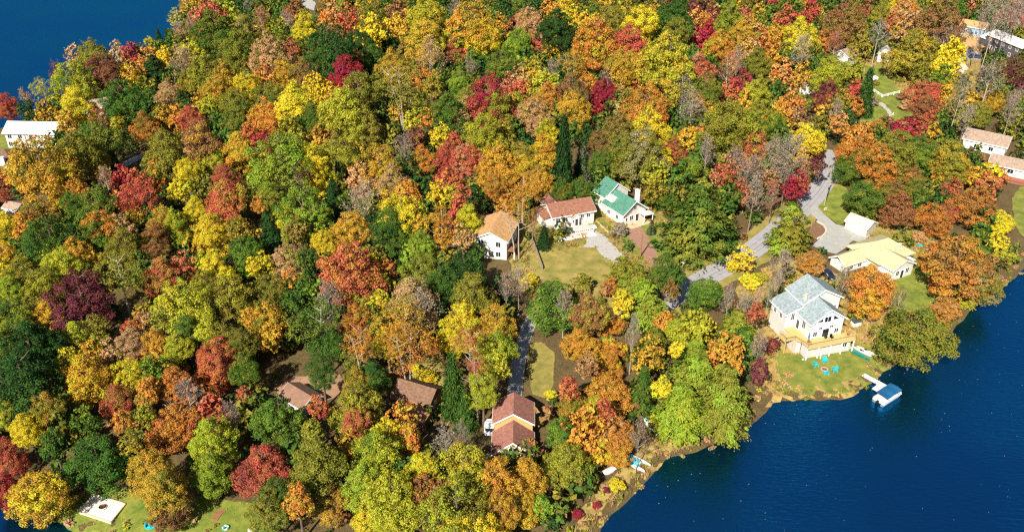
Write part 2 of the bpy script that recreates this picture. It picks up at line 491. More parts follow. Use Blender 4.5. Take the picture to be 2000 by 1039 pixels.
sheet('lawn', [(1976, 384), (1992, 366), (2040, 350), (2060, 450), (1996, 462), (1980, 430)], 0.06, GREENLAWN)
sheet('lawn', [(150, 968), (205, 955), (270, 952), (330, 965), (440, 975), (540, 985), (540, 1070), (100, 1075), (60, 1020)], 0.06, GRASS)
sheet('lawn', [(1030, 672), (1060, 668), (1082, 690), (1078, 750), (1062, 778), (1040, 772), (1028, 720)], 0.06, GRASSY)
sheet('clearing', [(530, 760), (575, 735), (650, 728), (690, 745), (660, 775), (600, 790), (560, 785)], 0.05, mat('brown_clearing', (150, 118, 92), rough=0.95, var=0.2, scale=0.8, bump=0.6, bscale=8))
sheet('lawn', [(790, 740), (830, 700), (862, 690), (870, 740), (890, 800), (876, 835), (840, 790)], 0.05, GRASSY)
sheet('lawn', [(1690, 130), (1718, 128), (1760, 180), (1800, 200), (1790, 232), (1740, 245), (1690, 240), (1682, 180)], 0.06, GRASS)
sheet('lawn', [(-40, 262), (20, 262), (22, 290), (10, 302), (-40, 305)], 0.06, GREENLAWN)
sheet('lawn', [(1870, 62), (1900, 66), (1935, 78), (1915, 108), (1880, 96)], 0.05, mat('leafy_yard', (186, 150, 100), rough=0.95, var=0.2, scale=0.9))
# ------------------------------------------------------------------ houses
HOUSE_SPOTS, SMALL_SPOTS = [], []
WHITE = siding('white_siding', (210, 206, 198))
TRIM = mat('white_trim', (236, 234, 228), rough=0.6, var=0.03)
CREAM = siding('cream_siding', (200, 194, 176))
TAN = siding('tan_siding', (186, 158, 104))
DARKGREY = siding('charcoal_siding', (92, 88, 90))
BLUESID = siding('blue_siding', (120, 158, 190))
PLASTER = mat('grey_block_wall', (188, 182, 178), rough=0.9, var=0.08, scale=1.2)
R_BLUE = shingle('grey_blue_shingles', (138, 150, 152))
R_GREEN = shingle('green_shingles', (76, 122, 104))
R_BROWN = shingle('brown_shingles', (138, 96, 78))
R_TAN = shingle('tan_shingles', (186, 144, 98))
R_RED = shingle('red_brown_shingles', (148, 102, 88))
R_YEL = shingle('straw_shingles', (190, 178, 136), 0.16)
R_CAB = shingle('cabin_shingles', (116, 90, 72))
R_WHT = mat('white_metal_roof', (222, 214, 206), rough=0.55, var=0.05, scale=0.8)
R_TAUPE = shingle('taupe_shingles', (150, 130, 114))
WOODNEW = mat('new_deck_wood', (188, 164, 108), rough=0.8, var=0.12, scale=3)
WOODOLD = mat('grey_wood', (150, 140, 128), rough=0.9, var=0.2, scale=4)
WOODRED = mat('red_stained_wood', (150, 92, 74), rough=0.8, var=0.15, scale=3)
WOODBR = mat('brown_wood', (138, 98, 68), rough=0.85, var=0.2, scale=3)
GLASS = glass()
STONE = mat('pale_stone', (190, 180, 162), rough=0.9, var=0.2, scale=3, bump=0.5, bscale=9)
METAL = mat('dull_metal', (110, 112, 114), rough=0.45, metal=0.6)
BLACKP = mat('black_plastic', (24, 24, 26), rough=0.5)


def gable_wall(name, parent, x0, x1, y0, y1, z0, ze, zr, axis, m):
    """walls with gable ends; the ridge runs along axis"""
    if axis == 'y':
        return MB().prism([(x0, z0), (x1, z0), (x1, ze), ((x0 + x1) / 2, zr), (x0, ze)], 'y', y0, y1).build(name, m, parent)
    return MB().prism([(y0, z0), (y1, z0), (y1, ze), ((y0 + y1) / 2, zr), (y0, ze)], 'x', x0, x1).build(name, m, parent)


def gable_roof(parent, x0, x1, y0, y1, ze, zr, axis, m, oh=0.4, th=0.22, trim=True, name='roof', peak=None):
    """two pitched slopes with thickness, overhanging, with white edge boards as a sub-part"""
    a0, a1, b0, b1 = (x0, x1, y0, y1) if axis == 'y' else (y0, y1, x0, x1)
    mid = (a0 + a1) / 2 if peak is None else peak
    sl, sr = (zr - ze) / (mid - a0), (zr - ze) / (a1 - mid)
    L_, R_ = a0 - oh, a1 + oh; zl, zrr = ze - oh * sl, ze - oh * sr
    up = 0.03
    poly = [(L_, zl + up), (mid, zr + up), (R_, zrr + up), (R_, zrr + up + th), (mid, zr + up + th * 1.15), (L_, zl + up + th)]
    r = MB().prism(poly, axis, b0 - oh, b1 + oh).build(name, m, parent)
    if trim:
        mb = MB()
        for b in (b0 - oh - 0.05, b1 + oh + 0.005):
            mb.prism([(L_ - 0.04, zl - 0.06), (mid, zr - 0.06), (R_ + 0.04, zrr - 0.06), (R_ + 0.04, zrr + th * 0.95), (mid, zr + th * 1.1), (L_ - 0.04, zl + th * 0.95)], axis, b, b + 0.045)
        for h, z in ((L_ - 0.05, zl), (R_ + 0.005, zrr)):
            mb.prism([(h, z - 0.05), (h + 0.045, z - 0.05), (h + 0.045, z + th * 0.95), (h, z + th * 0.95)], axis, b0 - oh, b1 + oh)
        mb.build('roof_trim', TRIM, r)
    return r


def hip_roof(parent, x0, x1, y0, y1, ze, zr, m, oh=0.5, th=0.2, name='roof'):
    w_, d_ = x1 - x0, y1 - y0
    s = min(w_, d_) / 2
    if w_ >= d_: r0, r1 = (x0 + s * 0.8, (y0 + y1) / 2), (x1 - s * 0.8, (y0 + y1) / 2)
    else: r0, r1 = ((x0 + x1) / 2, y0 + s * 0.8), ((x0 + x1) / 2, y1 - s * 0.8)
    X0, X1, Y0, Y1 = x0 - oh, x1 + oh, y0 - oh, y1 + oh
    z = ze - 0.1
    vs = [(X0, Y0, z), (X1, Y0, z), (X1, Y1, z), (X0, Y1, z), (X0, Y0, z + th), (X1, Y0, z + th), (X1, Y1, z + th), (X0, Y1, z + th), (*r0, zr + th), (*r1, zr + th)]
    fs = [(0, 3, 2, 1), (0, 1, 5, 4), (1, 2, 6, 5), (2, 3, 7, 6), (3, 0, 4, 7)]
    fs += [(4, 5, 9, 8), (5, 6, 9), (6, 7, 8, 9), (7, 4, 8)] if w_ >= d_ else [(4, 5, 8), (5, 6, 9, 8), (6, 7, 9), (7, 4, 8, 9)]
    return MB().add(vs, fs).build(name, m, parent)


def opening(name, parent, side, at_, c, z, w_, h_, pane_name='pane', fm=None, gm=None, shape=None):
    """a window or door: frame proud of the wall at plane at_ facing side ('-y', '+y', '-x', '+x'), centred on c, sill at z"""
    fr = MB(); pn = MB()
    k = 0.09

    def put(mb, a, b, z0, z1, d0, d1):
        if side[1] == 'y':
            s = -1 if side[0] == '-' else 1
            mb.box(a, b, min(at_ + s * d0, at_ + s * d1), max(at_ + s * d0, at_ + s * d1), z0, z1)
        else:
            s = -1 if side[0] == '-' else 1
            mb.box(min(at_ + s * d0, at_ + s * d1), max(at_ + s * d0, at_ + s * d1), a, b, z0, z1)
    a, b = c - w_ / 2, c + w_ / 2
    put(fr, a - k, a, z - k, z + h_ + k, 0.0, 0.09); put(fr, b, b + k, z - k, z + h_ + k, 0.0, 0.09)
    put(fr, a, b, z + h_, z + h_ + k, 0.0, 0.09); put(fr, a, b, z - k, z, 0.0, 0.11)
    if name == 'window' and w_ > 0.7: put(fr, c - 0.03, c + 0.03, z, z + h_, 0.0, 0.07)
    f = fr.build(name, fm or TRIM, parent)
    put(pn, a, b, z, z + h_, 0.005, 0.04)
    pn.build(pane_name, gm or GLASS, f)
    return f


def tri_window(parent, at_, pts):
    """a slanted gable window facing -y: pts of (x, z)"""
    cx = sum(p[0] for p in pts) / len(pts); cz = sum(p[1] for p in pts) / len(pts)
    big = [(cx + (p[0] - cx) * 1.22, cz + (p[1] - cz) * 1.22) for p in pts]
    f = MB().prism(big, 'y', at_ - 0.04, at_).build('window', TRIM, parent)
    MB().prism(pts, 'y', at_ - 0.07, at_ - 0.042).build('pane', GLASS, f)
    return f


def house(name, label, x, y, rot, z=None, spot=7.0, cat='house'):
    z = gz(x, y) if z is None else z
    HOUSE_SPOTS.append((x, y, spot))
    return tag(empty(name, (x, y, z), math.radians(rot)), label, cat)


# --- the white lake house with the grey-blue roofs and a raised deck
hx, hy = 59.6, 142.4
L1 = house('lake_house', 'large white lakeside house with grey-blue gabled roofs and a raised wooden deck', hx, hy, 17, z=1.3, spot=3)
rot17 = Matrix.Rotation(math.radians(17), 4, 'Z')
for q, sr in (((4, 3), 9), ((3, 8), 9)):
    p = rot17 @ Vector((*q, 0)); HOUSE_SPOTS.append((hx + p.x, hy + p.y, sr))
GV = 6.6
boxo('foundation', L1, 0.1, 7.4, 0.15, 5, -1.2, 2.9, PLASTER)
boxo('lower_wall', L1, -1.3, 9.0, -1.7, 0.05, -1.4, 2.4, PLASTER)
boxo('lower_wall', L1, -2.6, -1.35, 0.2, 5.1, -1.4, 2.4, PLASTER)
boxo('foundation', L1, -2.4, 9.6, 5.2, 10.4, -1.2, 2.9, PLASTER)
gable_wall('wall', L1, 0, 7.5, 0, 5.4, 2.9, 6.9, 9.5, 'y', WHITE)
gable_wall('wall', L1, 1.2, 9.8, 5, 10.6, 2.9, 8.3, 10.7, 'y', WHITE)
MB().prism([(-2.5, 0.2), (1.25, 0.2), (1.25, 7.7), (-2.5, 6.3)], 'y', 5.0, 10.3).build('wall', WHITE, L1)
gable_roof(L1, 0, 7.5, 0, 5.8, 6.9, 9.5, 'y', R_BLUE, oh=0.55)
gable_roof(L1, 1.2, 9.8, 5, 10.6, 8.3, 10.7, 'y', R_BLUE, oh=0.5)
r = MB().prism([(-3.0, 6.16), (1.15, 7.71), (1.15, 7.94), (-3.0, 6.40)], 'y', 4.5, 10.7).build('roof', R_BLUE, L1)
MB().prism([(-3.0, 6.09), (1.15, 7.64), (1.15, 7.92), (-3.0, 6.38)], 'y', 4.42, 4.495).box(-3.08, -3.003, 4.5, 10.7, 6.09, 6.38).build('roof_trim', TRIM, r)
# lake front: big glazing
opening('window', L1, '-y', 0, 2.35, 4.9, 0.75, 0.62); opening('window', L1, '-y', 0, 4.9, 4.9, 0.8, 0.62); opening('window', L1, '-y', 0, 3.62, 6.5, 1.5, 1.25)
tri_window(L1, 0, [(1.35, 6.75), (2.5, 6.75), (2.5, 7.5)])
tri_window(L1, 0, [(4.95, 6.85), (6.2, 6.85), (4.95, 7.85)])
opening('window', L1, '-y', 0, 1.25, 3.4, 0.9, 1.1); opening('window', L1, '-y', 0, 6.2, 3.4, 0.9, 1.1)
opening('door', L1, '-y', 0, 3.7, 2.95, 1.5, 1.9, 'door_pane')
opening('window', L1, '-x', 0, 2.2, 4.2, 1.0, 1.6); opening('door', L1, '-x', 0, 4.1, 2.95, 0.95, 2.0, 'door_pane')
opening('window', L1, '-y', 5.0, -0.9, 4.6, 0.75, 1.5)
opening('window', L1, '-x', -2.5, 6.6, 4.4, 0.8, 1.2); opening('window', L1, '-x', -2.5, 8.8, 4.4, 0.8, 1.2)
opening('window', L1, '-y', 5.0, 8.7, 5.2, 0.8, 1.2)
opening('window', L1, '-y', -1.7, 7.6, 0.7, 1.0, 1.0)
boxo('chimney', L1, 1.35, 1.85, 5.25, 5.75, 8.0, 10.2, STONE, 0.03)
# the deck: boards, beams, posts, rails
dk = MB()
for i in range(9): dk.box(-1.6, 9.4, -2.3 + i * 0.26, -2.3 + i * 0.26 + 0.245, 2.72, 2.85)
for i in range(27): dk.box(-2.5, -0.06, 0.07 + i * 0.182, 0.07 + i * 0.182 + 0.172, 2.72, 2.85)
for i in range(12): dk.box(-4.6, -2.52, 0.9 + i * 0.2, 0.9 + i * 0.2 + 0.19, 2.72, 2.85)
deck = dk.build('deck', WOODNEW, L1)
MB().box(-1.6, 9.4, -2.42, -2.31, 2.35, 2.85).box(-4.72, -4.61, 0.85, 3.35, 2.35, 2.85).build('fascia', WOODNEW, deck)
for px_ in (-1.5, 1.2, 3.9, 6.6, 9.3): boxo('deck_post', L1, px_ - 0.09, px_ + 0.09, -2.3, -2.12, -1.2, 2.34, TRIM)
for px_, py_ in ((-4.5, 1.0), (-4.5, 3.2), (-2.6, 1.0)): boxo('deck_post', L1, px_ - 0.08, px_ + 0.08, py_ - 0.08, py_ + 0.08, -1.2, 2.34, WOODNEW)


def railing(parent, p, q, z, h=0.95, m=None, gap=0.24, name='railing'):
    m = m or WOODNEW
    p, q = Vector((*p, z)), Vector((*q, z)); mb = MB()
    mb.bar(p + Vector((0, 0, h)), q + Vector((0, 0, h)), 0.14, 0.07); mb.bar(p + Vector((0, 0, 0.12)), q + Vector((0, 0, 0.12)), 0.06, 0.07)
    n = max(1, int((q - p).length / gap))
    for i in range(n + 1):
        t = p.lerp(q, i / n); big = i % 8 == 0 or i == n
        mb.bar(t, t + Vector((0, 0, h)), 0.1 if big else 0.035)
    return mb.build(name, m, parent)


railing(L1, (-1.6, -2.3), (9.4, -2.3), 2.86); railing(L1, (9.4, -2.3), (9.4, 0.0), 2.86); railing(L1, (-1.6, -2.3), (-2.5, 0.9), 2.86)
railing(L1, (-4.6, 0.9), (-2.5, 0.9), 2.86); railing(L1, (-4.6, 0.9), (-4.6, 3.3), 2.86)
st = MB()
for i in range(9): st.box(-4.6 + 0.02, -3.4, 3.35 + i * 0.28, 3.62 + i * 0.28, 2.5 - i * 0.3, 2.6 - i * 0.3)
st.bar((-4.6, 3.3, 2.5), (-4.6, 5.9, -0.1), 0.06, 0.28).bar((-3.4, 3.3, 2.5), (-3.4, 5.9, -0.1), 0.06, 0.28)
st.build('stairs', WOODNEW, L1)


def patio_pad(px0, name, label, w_, d_, rz):
    p = at(*px0)
    t = tag(empty(name, p, math.radians(rz)), label, 'planter')
    boxo('kerb_stone', t, -w_ / 2, w_ / 2, -d_ / 2, -d_ / 2 + 0.15, -0.2, 0.35, STONE); boxo('kerb_stone', t, -w_ / 2, w_ / 2, d_ / 2 - 0.15, d_ / 2, -0.2, 0.35, STONE)
    boxo('kerb_stone', t, -w_ / 2, -w_ / 2 + 0.15, -d_ / 2 + 0.152, d_ / 2 - 0.152, -0.2, 0.35, STONE); boxo('kerb_stone', t, w_ / 2 - 0.15, w_ / 2, -d_ / 2 + 0.152, d_ / 2 - 0.152, -0.2, 0.35, STONE)
    boxo('soil', t, -w_ / 2 + 0.152, w_ / 2 - 0.152, -d_ / 2 + 0.152, d_ / 2 - 0.152, -0.2, 0.22, mat('bed_mulch', (176, 118, 84), rough=0.95, var=0.2, scale=5))
    SMALL_SPOTS.append((p.x, p.y, 2.0))
    return t


patio_pad((1584, 693), 'garden_bed', 'mulched bed with stone edging under the front corner of the lake house deck', 2.6, 1.5, 17)
patio_pad((1650, 680), 'garden_bed', 'mulched bed with stone edging beside the lake house, near the canoes', 2.4, 1.3, 17)

# --- the straw-roofed bungalow
Y1 = house('bungalow', 'long white bungalow with pale straw-coloured roof beside the tarmac yard', 87.0, 169.6, 28, spot=8)
p = Matrix.Rotation(math.radians(28), 4, 'Z')
for q, sr in (((3, 6), 9), ((-2, 10), 7), ((7, 8), 6)):
    v = p @ Vector((*q, 0)); HOUSE_SPOTS.append((87 + v.x, 169.6 + v.y, sr))
boxo('wall', Y1, -0.6, 9.9, 3.6, 12.4, -1, 3.0, WHITE)
gable_wall('wall', Y1, -0.2, 6.6, 0.0, 4.6, -1, 3.0, 4.6, 'y', WHITE)
boxo('wall', Y1, -7.6, -0.7, 7.2, 11.4, -1, 2.5, WHITE)
boxo('wall', Y1, 6.62, 8.8, 1.4, 3.58, -1, 2.3, WHITE)
hip_roof(Y1, -0.8, 10.1, 3.4, 12.6, 3.0, 5.6, R_YEL)
gable_roof(Y1, -0.2, 6.6, 0.0, 7.0, 3.0, 4.6, 'y', R_YEL, oh=0.45)
MB().prism([(6.9, 2.45), (9.0, 2.3), (9.0, 2.45), (6.9, 2.6)], 'y', 1.2, 4.3).build('porch_roof', TRIM, Y1)
gable_roof(Y1, -7.6, -0.75, 7.2, 11.4, 2.5, 3.9, 'x', R_YEL, oh=0.4)
for cx in (1.6, 4.8): opening('window', Y1, '-y', 0.0, cx, 0.9, 1.1, 1.3)
opening('door', Y1, '-y', 0.0, 3.2, -0.1, 1.0, 2.1, 'door_pane')
opening('window', Y1, '-y', 7.2, -5.4, 0.8, 1.2, 1.2); opening('window', Y1, '-y', 7.2, -2.6, 0.8, 1.2, 1.2)
opening('window', Y1, '+x', 9.9, 6.5, 0.9, 1.2, 1.2); opening('window', Y1, '+x', 8.8, 2.6, 0.9, 0.9, 1.0)
boxo('chimney', Y1, 7.2, 7.8, 5.0, 5.6, 3.0, 5.3, STONE, 0.03)
boxo('step', Y1, 2.4, 4.0, -1.1, -0.01, -1, -0.15, STONE, 0.02)

# --- the cream garage beside the yard
G1 = house('garage', 'small cream garage with pale roof standing at the corner of the tarmac yard', 87.9, 193.4, -48, spot=5, cat='garage')
gable_wall('wall', G1, -2.9, 2.9, -2.3, 2.3, -0.6, 2.3, 3.5, 'x', CREAM)
gable_roof(G1, -2.9, 2.9, -2.3, 2.3, 2.3, 3.5, 'x', mat('cream_roof', (196, 188, 162), rough=0.9, var=0.08, scale=1.5), oh=0.3)
opening('garage_door', G1, '-y', -2.3, 0.0, 0.0, 2.6, 2.0, 'door_leaf', gm=TRIM)
opening('window', G1, '-x', -2.9, 0.0, 1.0, 0.8, 0.8)

# --- the green-roofed house
N1 = house('green_roofed_house', 'white house with green shingle roofs and a dark-trimmed front gable', 29.0, 198.3, -57, spot=8)
# local x runs along the ridge towards the drive, local y to the back right
gable_wall('wall', N1, -4.4, 3.6, -3.6, 3.6, -1, 3.3, 6.0, 'x', WHITE)
gable_roof(N1, -4.4, 3.6, -3.6, 3.6, 3.3, 6.0, 'x', R_GREEN, oh=0.5)
gable_wall('wall', N1, -8.8, -4.5, -3.0, 4.4, -1, 4.6, 7.4, 'x', WHITE)
gable_roof(N1, -8.8, -4.6, -3.0, 4.4, 4.6, 7.4, 'x', R_GREEN, oh=0.45)
dr = MB().prism([(-3.2, 4.2), (0.6, 4.2), (0.6, 5.4), (-3.2, 5.0)], 'x', -4.3, -1.6).build('dormer', WHITE, N1)
MB().prism([(3.62, 2.9), (3.75, 2.9), (0.05, 5.75), (-0.05, 5.75), (-3.75, 2.9), (-3.62, 2.9), (0, 5.55)], 'x', 4.115, 4.17).build('gable_board', mat('dark_trim', (52, 46, 44), rough=0.8), N1)
opening('window', N1, '+x', 3.6, 0.0, 3.6, 1.0, 1.0); opening('door', N1, '+x', 3.6, 0.9, 0.2, 1.0, 2.0, 'door_pane'); opening('window', N1, '+x', 3.6, -1.0, 0.9, 1.2, 1.3); opening('window', N1, '+x', 3.6, -2.6, 1.0, 0.6, 1.0)
opening('window', N1, '-y', -3.6, -2.2, 1.0, 1.0, 1.1); opening('window', N1, '-y', -3.6, 1.2, 1.0, 1.0, 1.1)
MB().box(3.75, 6.2, -2.9, 3.5, 0.0, 0.16).build('porch', mat('porch_tile', (196, 168, 140), rough=0.9), N1)
pr_ = MB().prism([(1.2, 2.5), (4.4, 2.2), (4.4, 2.34), (1.2, 2.64)], 'x', 3.8, 6.0).build('porch_roof', TRIM, N1)
for q in ((5.8, 4.2), (5.8, 1.4)): boxo('porch_post', N1, q[0] - 0.07, q[0] + 0.07, q[1] - 0.07, q[1] + 0.07, -0.5, 2.28, TRIM)
boxo('chimney', N1, -0.9, 0.3, 3.65, 4.35, -1, 6.6, TRIM, 0.03)
boxo('skylight', N1, -3.4, -2.8, -2.2, -1.5, 4.5, 4.75, TRIM)
MB().lathe([(0.09, 0), (0.09, 0.5), (0.12, 0.5), (0.12, 0.6)], 8).build('vent_pipe', METAL, N1).location = (-6.6, -1.2, 5.9)

# --- the brown-roofed cottage with the terrace
B1 = house('cottage', 'white cottage with brown shingle roof and a pinkish front terrace by the gravel drive', 14.2, 195.4, 20, z=gz(14.2, 195.4) + 0.75, spot=8.5)
gable_wall('wall', B1, -5.6, 5.6, -3.4, 3.6, -1, 2.9, 4.7, 'x', WHITE)
gable_roof(B1, -5.6, 5.6, -3.4, 3.6, 2.9, 4.7, 'x', R_BROWN, oh=0.45)
gable_wall('wall', B1, -4.6, -0.8, 3.6, 6.6, -1, 2.6, 3.9, 'y', WHITE)
gable_roof(B1, -4.6, -0.8, 2.4, 6.6, 2.6, 3.9, 'y', R_BROWN, oh=0.4)
boxo('wall', B1, -7.6, -5.62, -2.6, 2.4, -1, 2.3, WHITE)
MB().prism([(-7.9, 2.3), (-5.55, 2.75), (-5.55, 2.93), (-7.9, 2.48)], 'y', -2.9, 2.7).build('porch_roof', R_BROWN, B1)
gable_wall('entry_wall', B1, -0.9, 1.1, -4.5, -3.42, -0.2, 2.4, 3.3, 'y', WHITE)
gable_roof(B1, -0.9, 1.1, -4.5, -2.6, 2.4, 3.3, 'y', R_BROWN, oh=0.22, th=0.12, name='entry_roof')
opening('door', B1, '-y', -4.5, 0.35, 0.05, 0.8, 1.9, 'door_pane'); opening('window', B1, '-y', -4.5, -0.5, 0.9, 0.35, 0.9)
for cx in (2.3, 4.0): opening('window', B1, '-y', -3.4, cx, 1.3, 0.9, 0.9)
opening('window', B1, '-y', -3.4, -2.2, 1.0, 1.1, 1.1); opening('window', B1, '-y', -3.4, -4.2, 1.0, 1.1, 1.1)
tr = boxo('terrace', B1, -2.6, 3.4, -8.3, -4.52, -1.2, 0.0, mat('pink_terrace', (206, 176, 166), rough=0.9, var=0.08, scale=2))
railing(B1, (-2.6, -8.2), (3.3, -8.2), 0.0, 0.9, TRIM, 0.5); railing(B1, (-2.6, -8.2), (-2.6, -4.6), 0.0, 0.9, TRIM, 0.5); railing(B1, (3.3, -8.2), (3.3, -6.3), 0.0, 0.9, WOODOLD, 0.5)
boxo('step', B1, 3.42, 5.2, -6.2, -4.6, -1.2, -0.45, TRIM, 0.02)
boxo('planter_wall', B1, -6.6, -2.7, -9.6, -8.4, -1.4, -0.35, TRIM, 0.03)
boxo('planter_wall', B1, -2.68, 3.6, -9.5, -8.32, -1.4, -0.55, TRIM, 0.03)
boxo('chimney', B1, 1.8, 2.3, 0.6, 1.1, 4.0, 5.2, WOODRED, 0.03)

# --- the tall tan-roofed house behind the trees
T1 = house('tan_roofed_house', 'two-storey white house with tan shingle roof half hidden by a yellow tree', -3.6, 181.6, -14, spot=7)
gable_wall('wall', T1, -4.2, 3.6, -4.8, 5.4, -1, 5.0, 6.9, 'y', WHITE)
gable_roof(T1, -4.2, 3.6, -4.8, 5.4, 5.0, 6.9, 'y', R_TAN, oh=0.5)
for cx, z in ((-2.6, 3.2), (1.6, 3.2), (-2.6, 0.6), (1.6, 0.6)): opening('window', T1, '-y', -4.8, cx, z, 1.1, 1.3)
opening('window', T1, '+x', 3.6, -1.5, 3.2, 1.0, 1.2); opening('window', T1, '+x', 3.6, 2.0, 3.2, 1.0, 1.2)
boxo('balcony', T1, 3.62, 5.4, -4.4, -0.6, 2.1, 2.3, WOODBR); railing(T1, (5.35, -4.4), (5.35, -0.6), 2.3, 0.9, WOODBR, 0.3)
for q in ((5.3, -4.3), (5.3, -0.7)): boxo('balcony_post', T1, q[0] - 0.08, q[0] + 0.08, q[1] - 0.08, q[1] + 0.08, -1, 2.1, TRIM)

# --- the red-brown roofed house at the end of the drive
K1 = house('chalet', 'tan chalet with stepped red-brown roofs and white trim at the end of the drive', 0.25, 116.4, -1, spot=7)
gable_wall('wall', K1, -3.35, 3.35, -0.6, 4.6, -1, 4.0, 6.1, 'y', TAN)
gable_roof(K1, -3.35, 3.35, -0.6, 4.6, 4.0, 6.1, 'y', R_RED, oh=0.35)
gable_wall('wall', K1, -3.3, 3.3, -6.0, -0.62, -1, 2.0, 4.5, 'y', TAN)
gable_roof(K1, -3.3, 3.3, -6.0, -0.98, 2.0, 4.5, 'y', R_RED, oh=0.4)
opening('window', K1, '-y', -6.0, 0.0, 2.3, 1.4, 0.9); opening('window', K1, '-y', -6.0, -1.9, 0.3, 1.1, 1.6); opening('window', K1, '-y', -6.0, 1.9, 0.3, 1.1, 1.6); opening('door', K1, '-y', -6.0, 0.0, 0.0, 1.2, 2.0, 'door_pane')
MB().bar((-2.1, -6.42, 2.75), (2.1, -6.42, 2.75), 0.1, 0.14).bar((0, -6.42, 2.75), (0, -6.42, 4.2), 0.1, 0.12).build('gable_truss', TRIM, K1)
opening('window', K1, '+x', 3.35, 1.8, 1.2, 1.0, 1.2); opening('window', K1, '-x', -3.35, 1.8, 1.2, 1.0, 1.2)
MB().box(-3.3, 3.3, -8.2, -6.05, -0.25, -0.1).build('deck', WOODOLD, K1)
railing(K1, (-3.3, -8.1), (3.3, -8.1), -0.1, 0.9, TRIM, 0.4)

# --- the brown cabin in the trees
c0 = at(815, 800)
V1 = house('cabin', 'low brown cabin with weathered shingle roof in a shady clearing beside birch trunks', c0.x, c0.y + 2.0, -24, spot=7)
gable_wall('wall', V1, -3.6, 3.6, -2.8, 2.8, -1, 2.4, 4.2, 'x', WOODBR)
gable_roof(V1, -3.6, 3.6, -2.8, 2.8, 2.4, 4.2, 'x', R_CAB, oh=0.5, trim=False)
boxo('wall', V1, -1.2, 4.6, -6.4, -2.82, -1, 1.9, WOODBR)
MB().prism([(-6.9, 1.75), (-2.6, 2.5), (-2.6, 2.7), (-6.9, 1.95)], 'x', -1.6, 5.0).build('porch_roof', shingle('porch_shingles', (146, 108, 78)), V1)
opening('window', V1, '+x', 3.6, 0.0, 0.8, 0.9, 1.0); opening('window', V1, '-y', -6.4, 1.6, 0.6, 1.0, 0.9)

# --- the half-hidden cottage in the brown clearing
c0 = at(590, 790)
Q1 = house('hidden_cottage', 'cottage with brown roof and cream gable half hidden by a bright green tree', c0.x, c0.y, -38, spot=5)
gable_wall('wall', Q1, -3.0, 3.0, -2.3, 2.3, -1, 2.0, 3.4, 'x', CREAM)
gable_roof(Q1, -3.0, 3.0, -2.3, 2.3, 2.0, 3.4, 'x', mat('leafy_roof', (126, 98, 80), rough=0.95, var=0.2, scale=1.2), oh=0.3)
opening('window', Q1, '+x', 3.0, 0.0, 0.8, 0.9, 1.0)

# --- houses by the far lake
A1 = house('white_roofed_house', 'big white house with white metal roof on the far lake shore', -146.2, 248.6, -3, z=1.4, spot=9)
gable_wall('wall', A1, -6.6, 8.6, -3.6, 4.2, -1, 5.0, 6.9, 'x', WHITE)
gable_roof(A1, -6.6, 8.6, -3.6, 4.2, 5.0, 6.9, 'x', R_WHT, oh=0.6, trim=False)
for cx in (-5.6, -4.0): opening('window', A1, '-y', -3.6, cx, 0.6, 1.1, 1.5)
for cx in (-5.2, -2.0, 1.5): opening('window', A1, '-y', -3.6, cx, 3.2, 1.2, 1.1)
opening('door', A1, '-y', -3.6, -1.8, -0.1, 1.0, 2.1, 'door_pane')
MB().tube([(-0.4, -3.72, 0), (-0.4, -3.72, 4.7)], 0.07, 6).build('downpipe', METAL, A1)
c0 = at(14, 332)
A2 = house('brown_roofed_house', 'house with brown hip roof and white chimney at the edge of the far lake yard', c0.x - 2.0, c0.y + 3, 4, spot=7)
boxo('wall', A2, -4.5, 4.2, -4.0, 4.0, -1, 3.0, CREAM)
hip_roof(A2, -4.5, 4.2, -4.0, 4.0, 3.0, 5.0, R_CAB)
boxo('chimney', A2, 1.5, 2.7, -4.9, -4.02, -1, 4.7, TRIM, 0.03)
opening('window', A2, '-y', -4.0, -1.0, 0.8, 1.2, 1.2)
c0 = at(186, 226)
A3 = house('brown_gabled_house', 'house with a brown gable roof glimpsed between trees by the far lake', c0.x, c0.y + 2, 30, spot=6)
gable_wall('wall', A3, -3.5, 3.5, -3, 3, -1, 3.0, 4.8, 'x', CREAM); gable_roof(A3, -3.5, 3.5, -3, 3, 3.0, 4.8, 'x', R_TAUPE, oh=0.4)
c0 = at(34, 416)
A4 = house('grey_shed', 'grey shed roof peeping out of the shade beneath the orange trees', c0.x, c0.y, -20, spot=4, cat='shed')
gable_wall('wall', A4, -2.2, 2.2, -1.8, 1.8, -0.5, 2.0, 2.9, 'x', TRIM); gable_roof(A4, -2.2, 2.2, -1.8, 1.8, 2.0, 2.9, 'x', R_TAUPE, oh=0.3)

# --- houses up the hill in the far corner
D1 = house('dark_house', 'long charcoal house with pale metal roof among tall bare trunks', 193.6, 333.6, -76, spot=11)
gable_wall('wall', D1, -9.5, 9.5, -3.6, 4.4, -1.5, 5.0, 6.4, 'x', DARKGREY)
gable_roof(D1, -9.5, 9.5, -3.6, 4.4, 5.0, 6.4, 'x', R_WHT, oh=0.5, trim=False)
for cx in (-7.2, -3.6, 0.0, 3.6, 7.2):
    opening('window', D1, '-y', -3.6, cx, 3.2, 1.1, 1.1); opening('window', D1, '-y', -3.6, cx + 0.6, 0.4, 1.1, 1.2)
opening('door', D1, '-y', -3.6, -5.6, -0.6, 1.1, 2.1, 'door_pane')
boxo('wall', D1, -13.6, -9.52, -3.0, 3.0, -1.5, 2.8, DARKGREY)
MB().prism([(-3.4, 2.85), (3.4, 4.0), (3.4, 4.2), (-3.4, 3.05)], 'x', -14.0, -9.4).build('garage_roof', R_WHT, D1)
c0 = at(1906, 70)
D2 = house('blue_house', 'small pale blue house with tan roof behind bare trunks', c0.x, c0.y + 3, -40, spot=7)
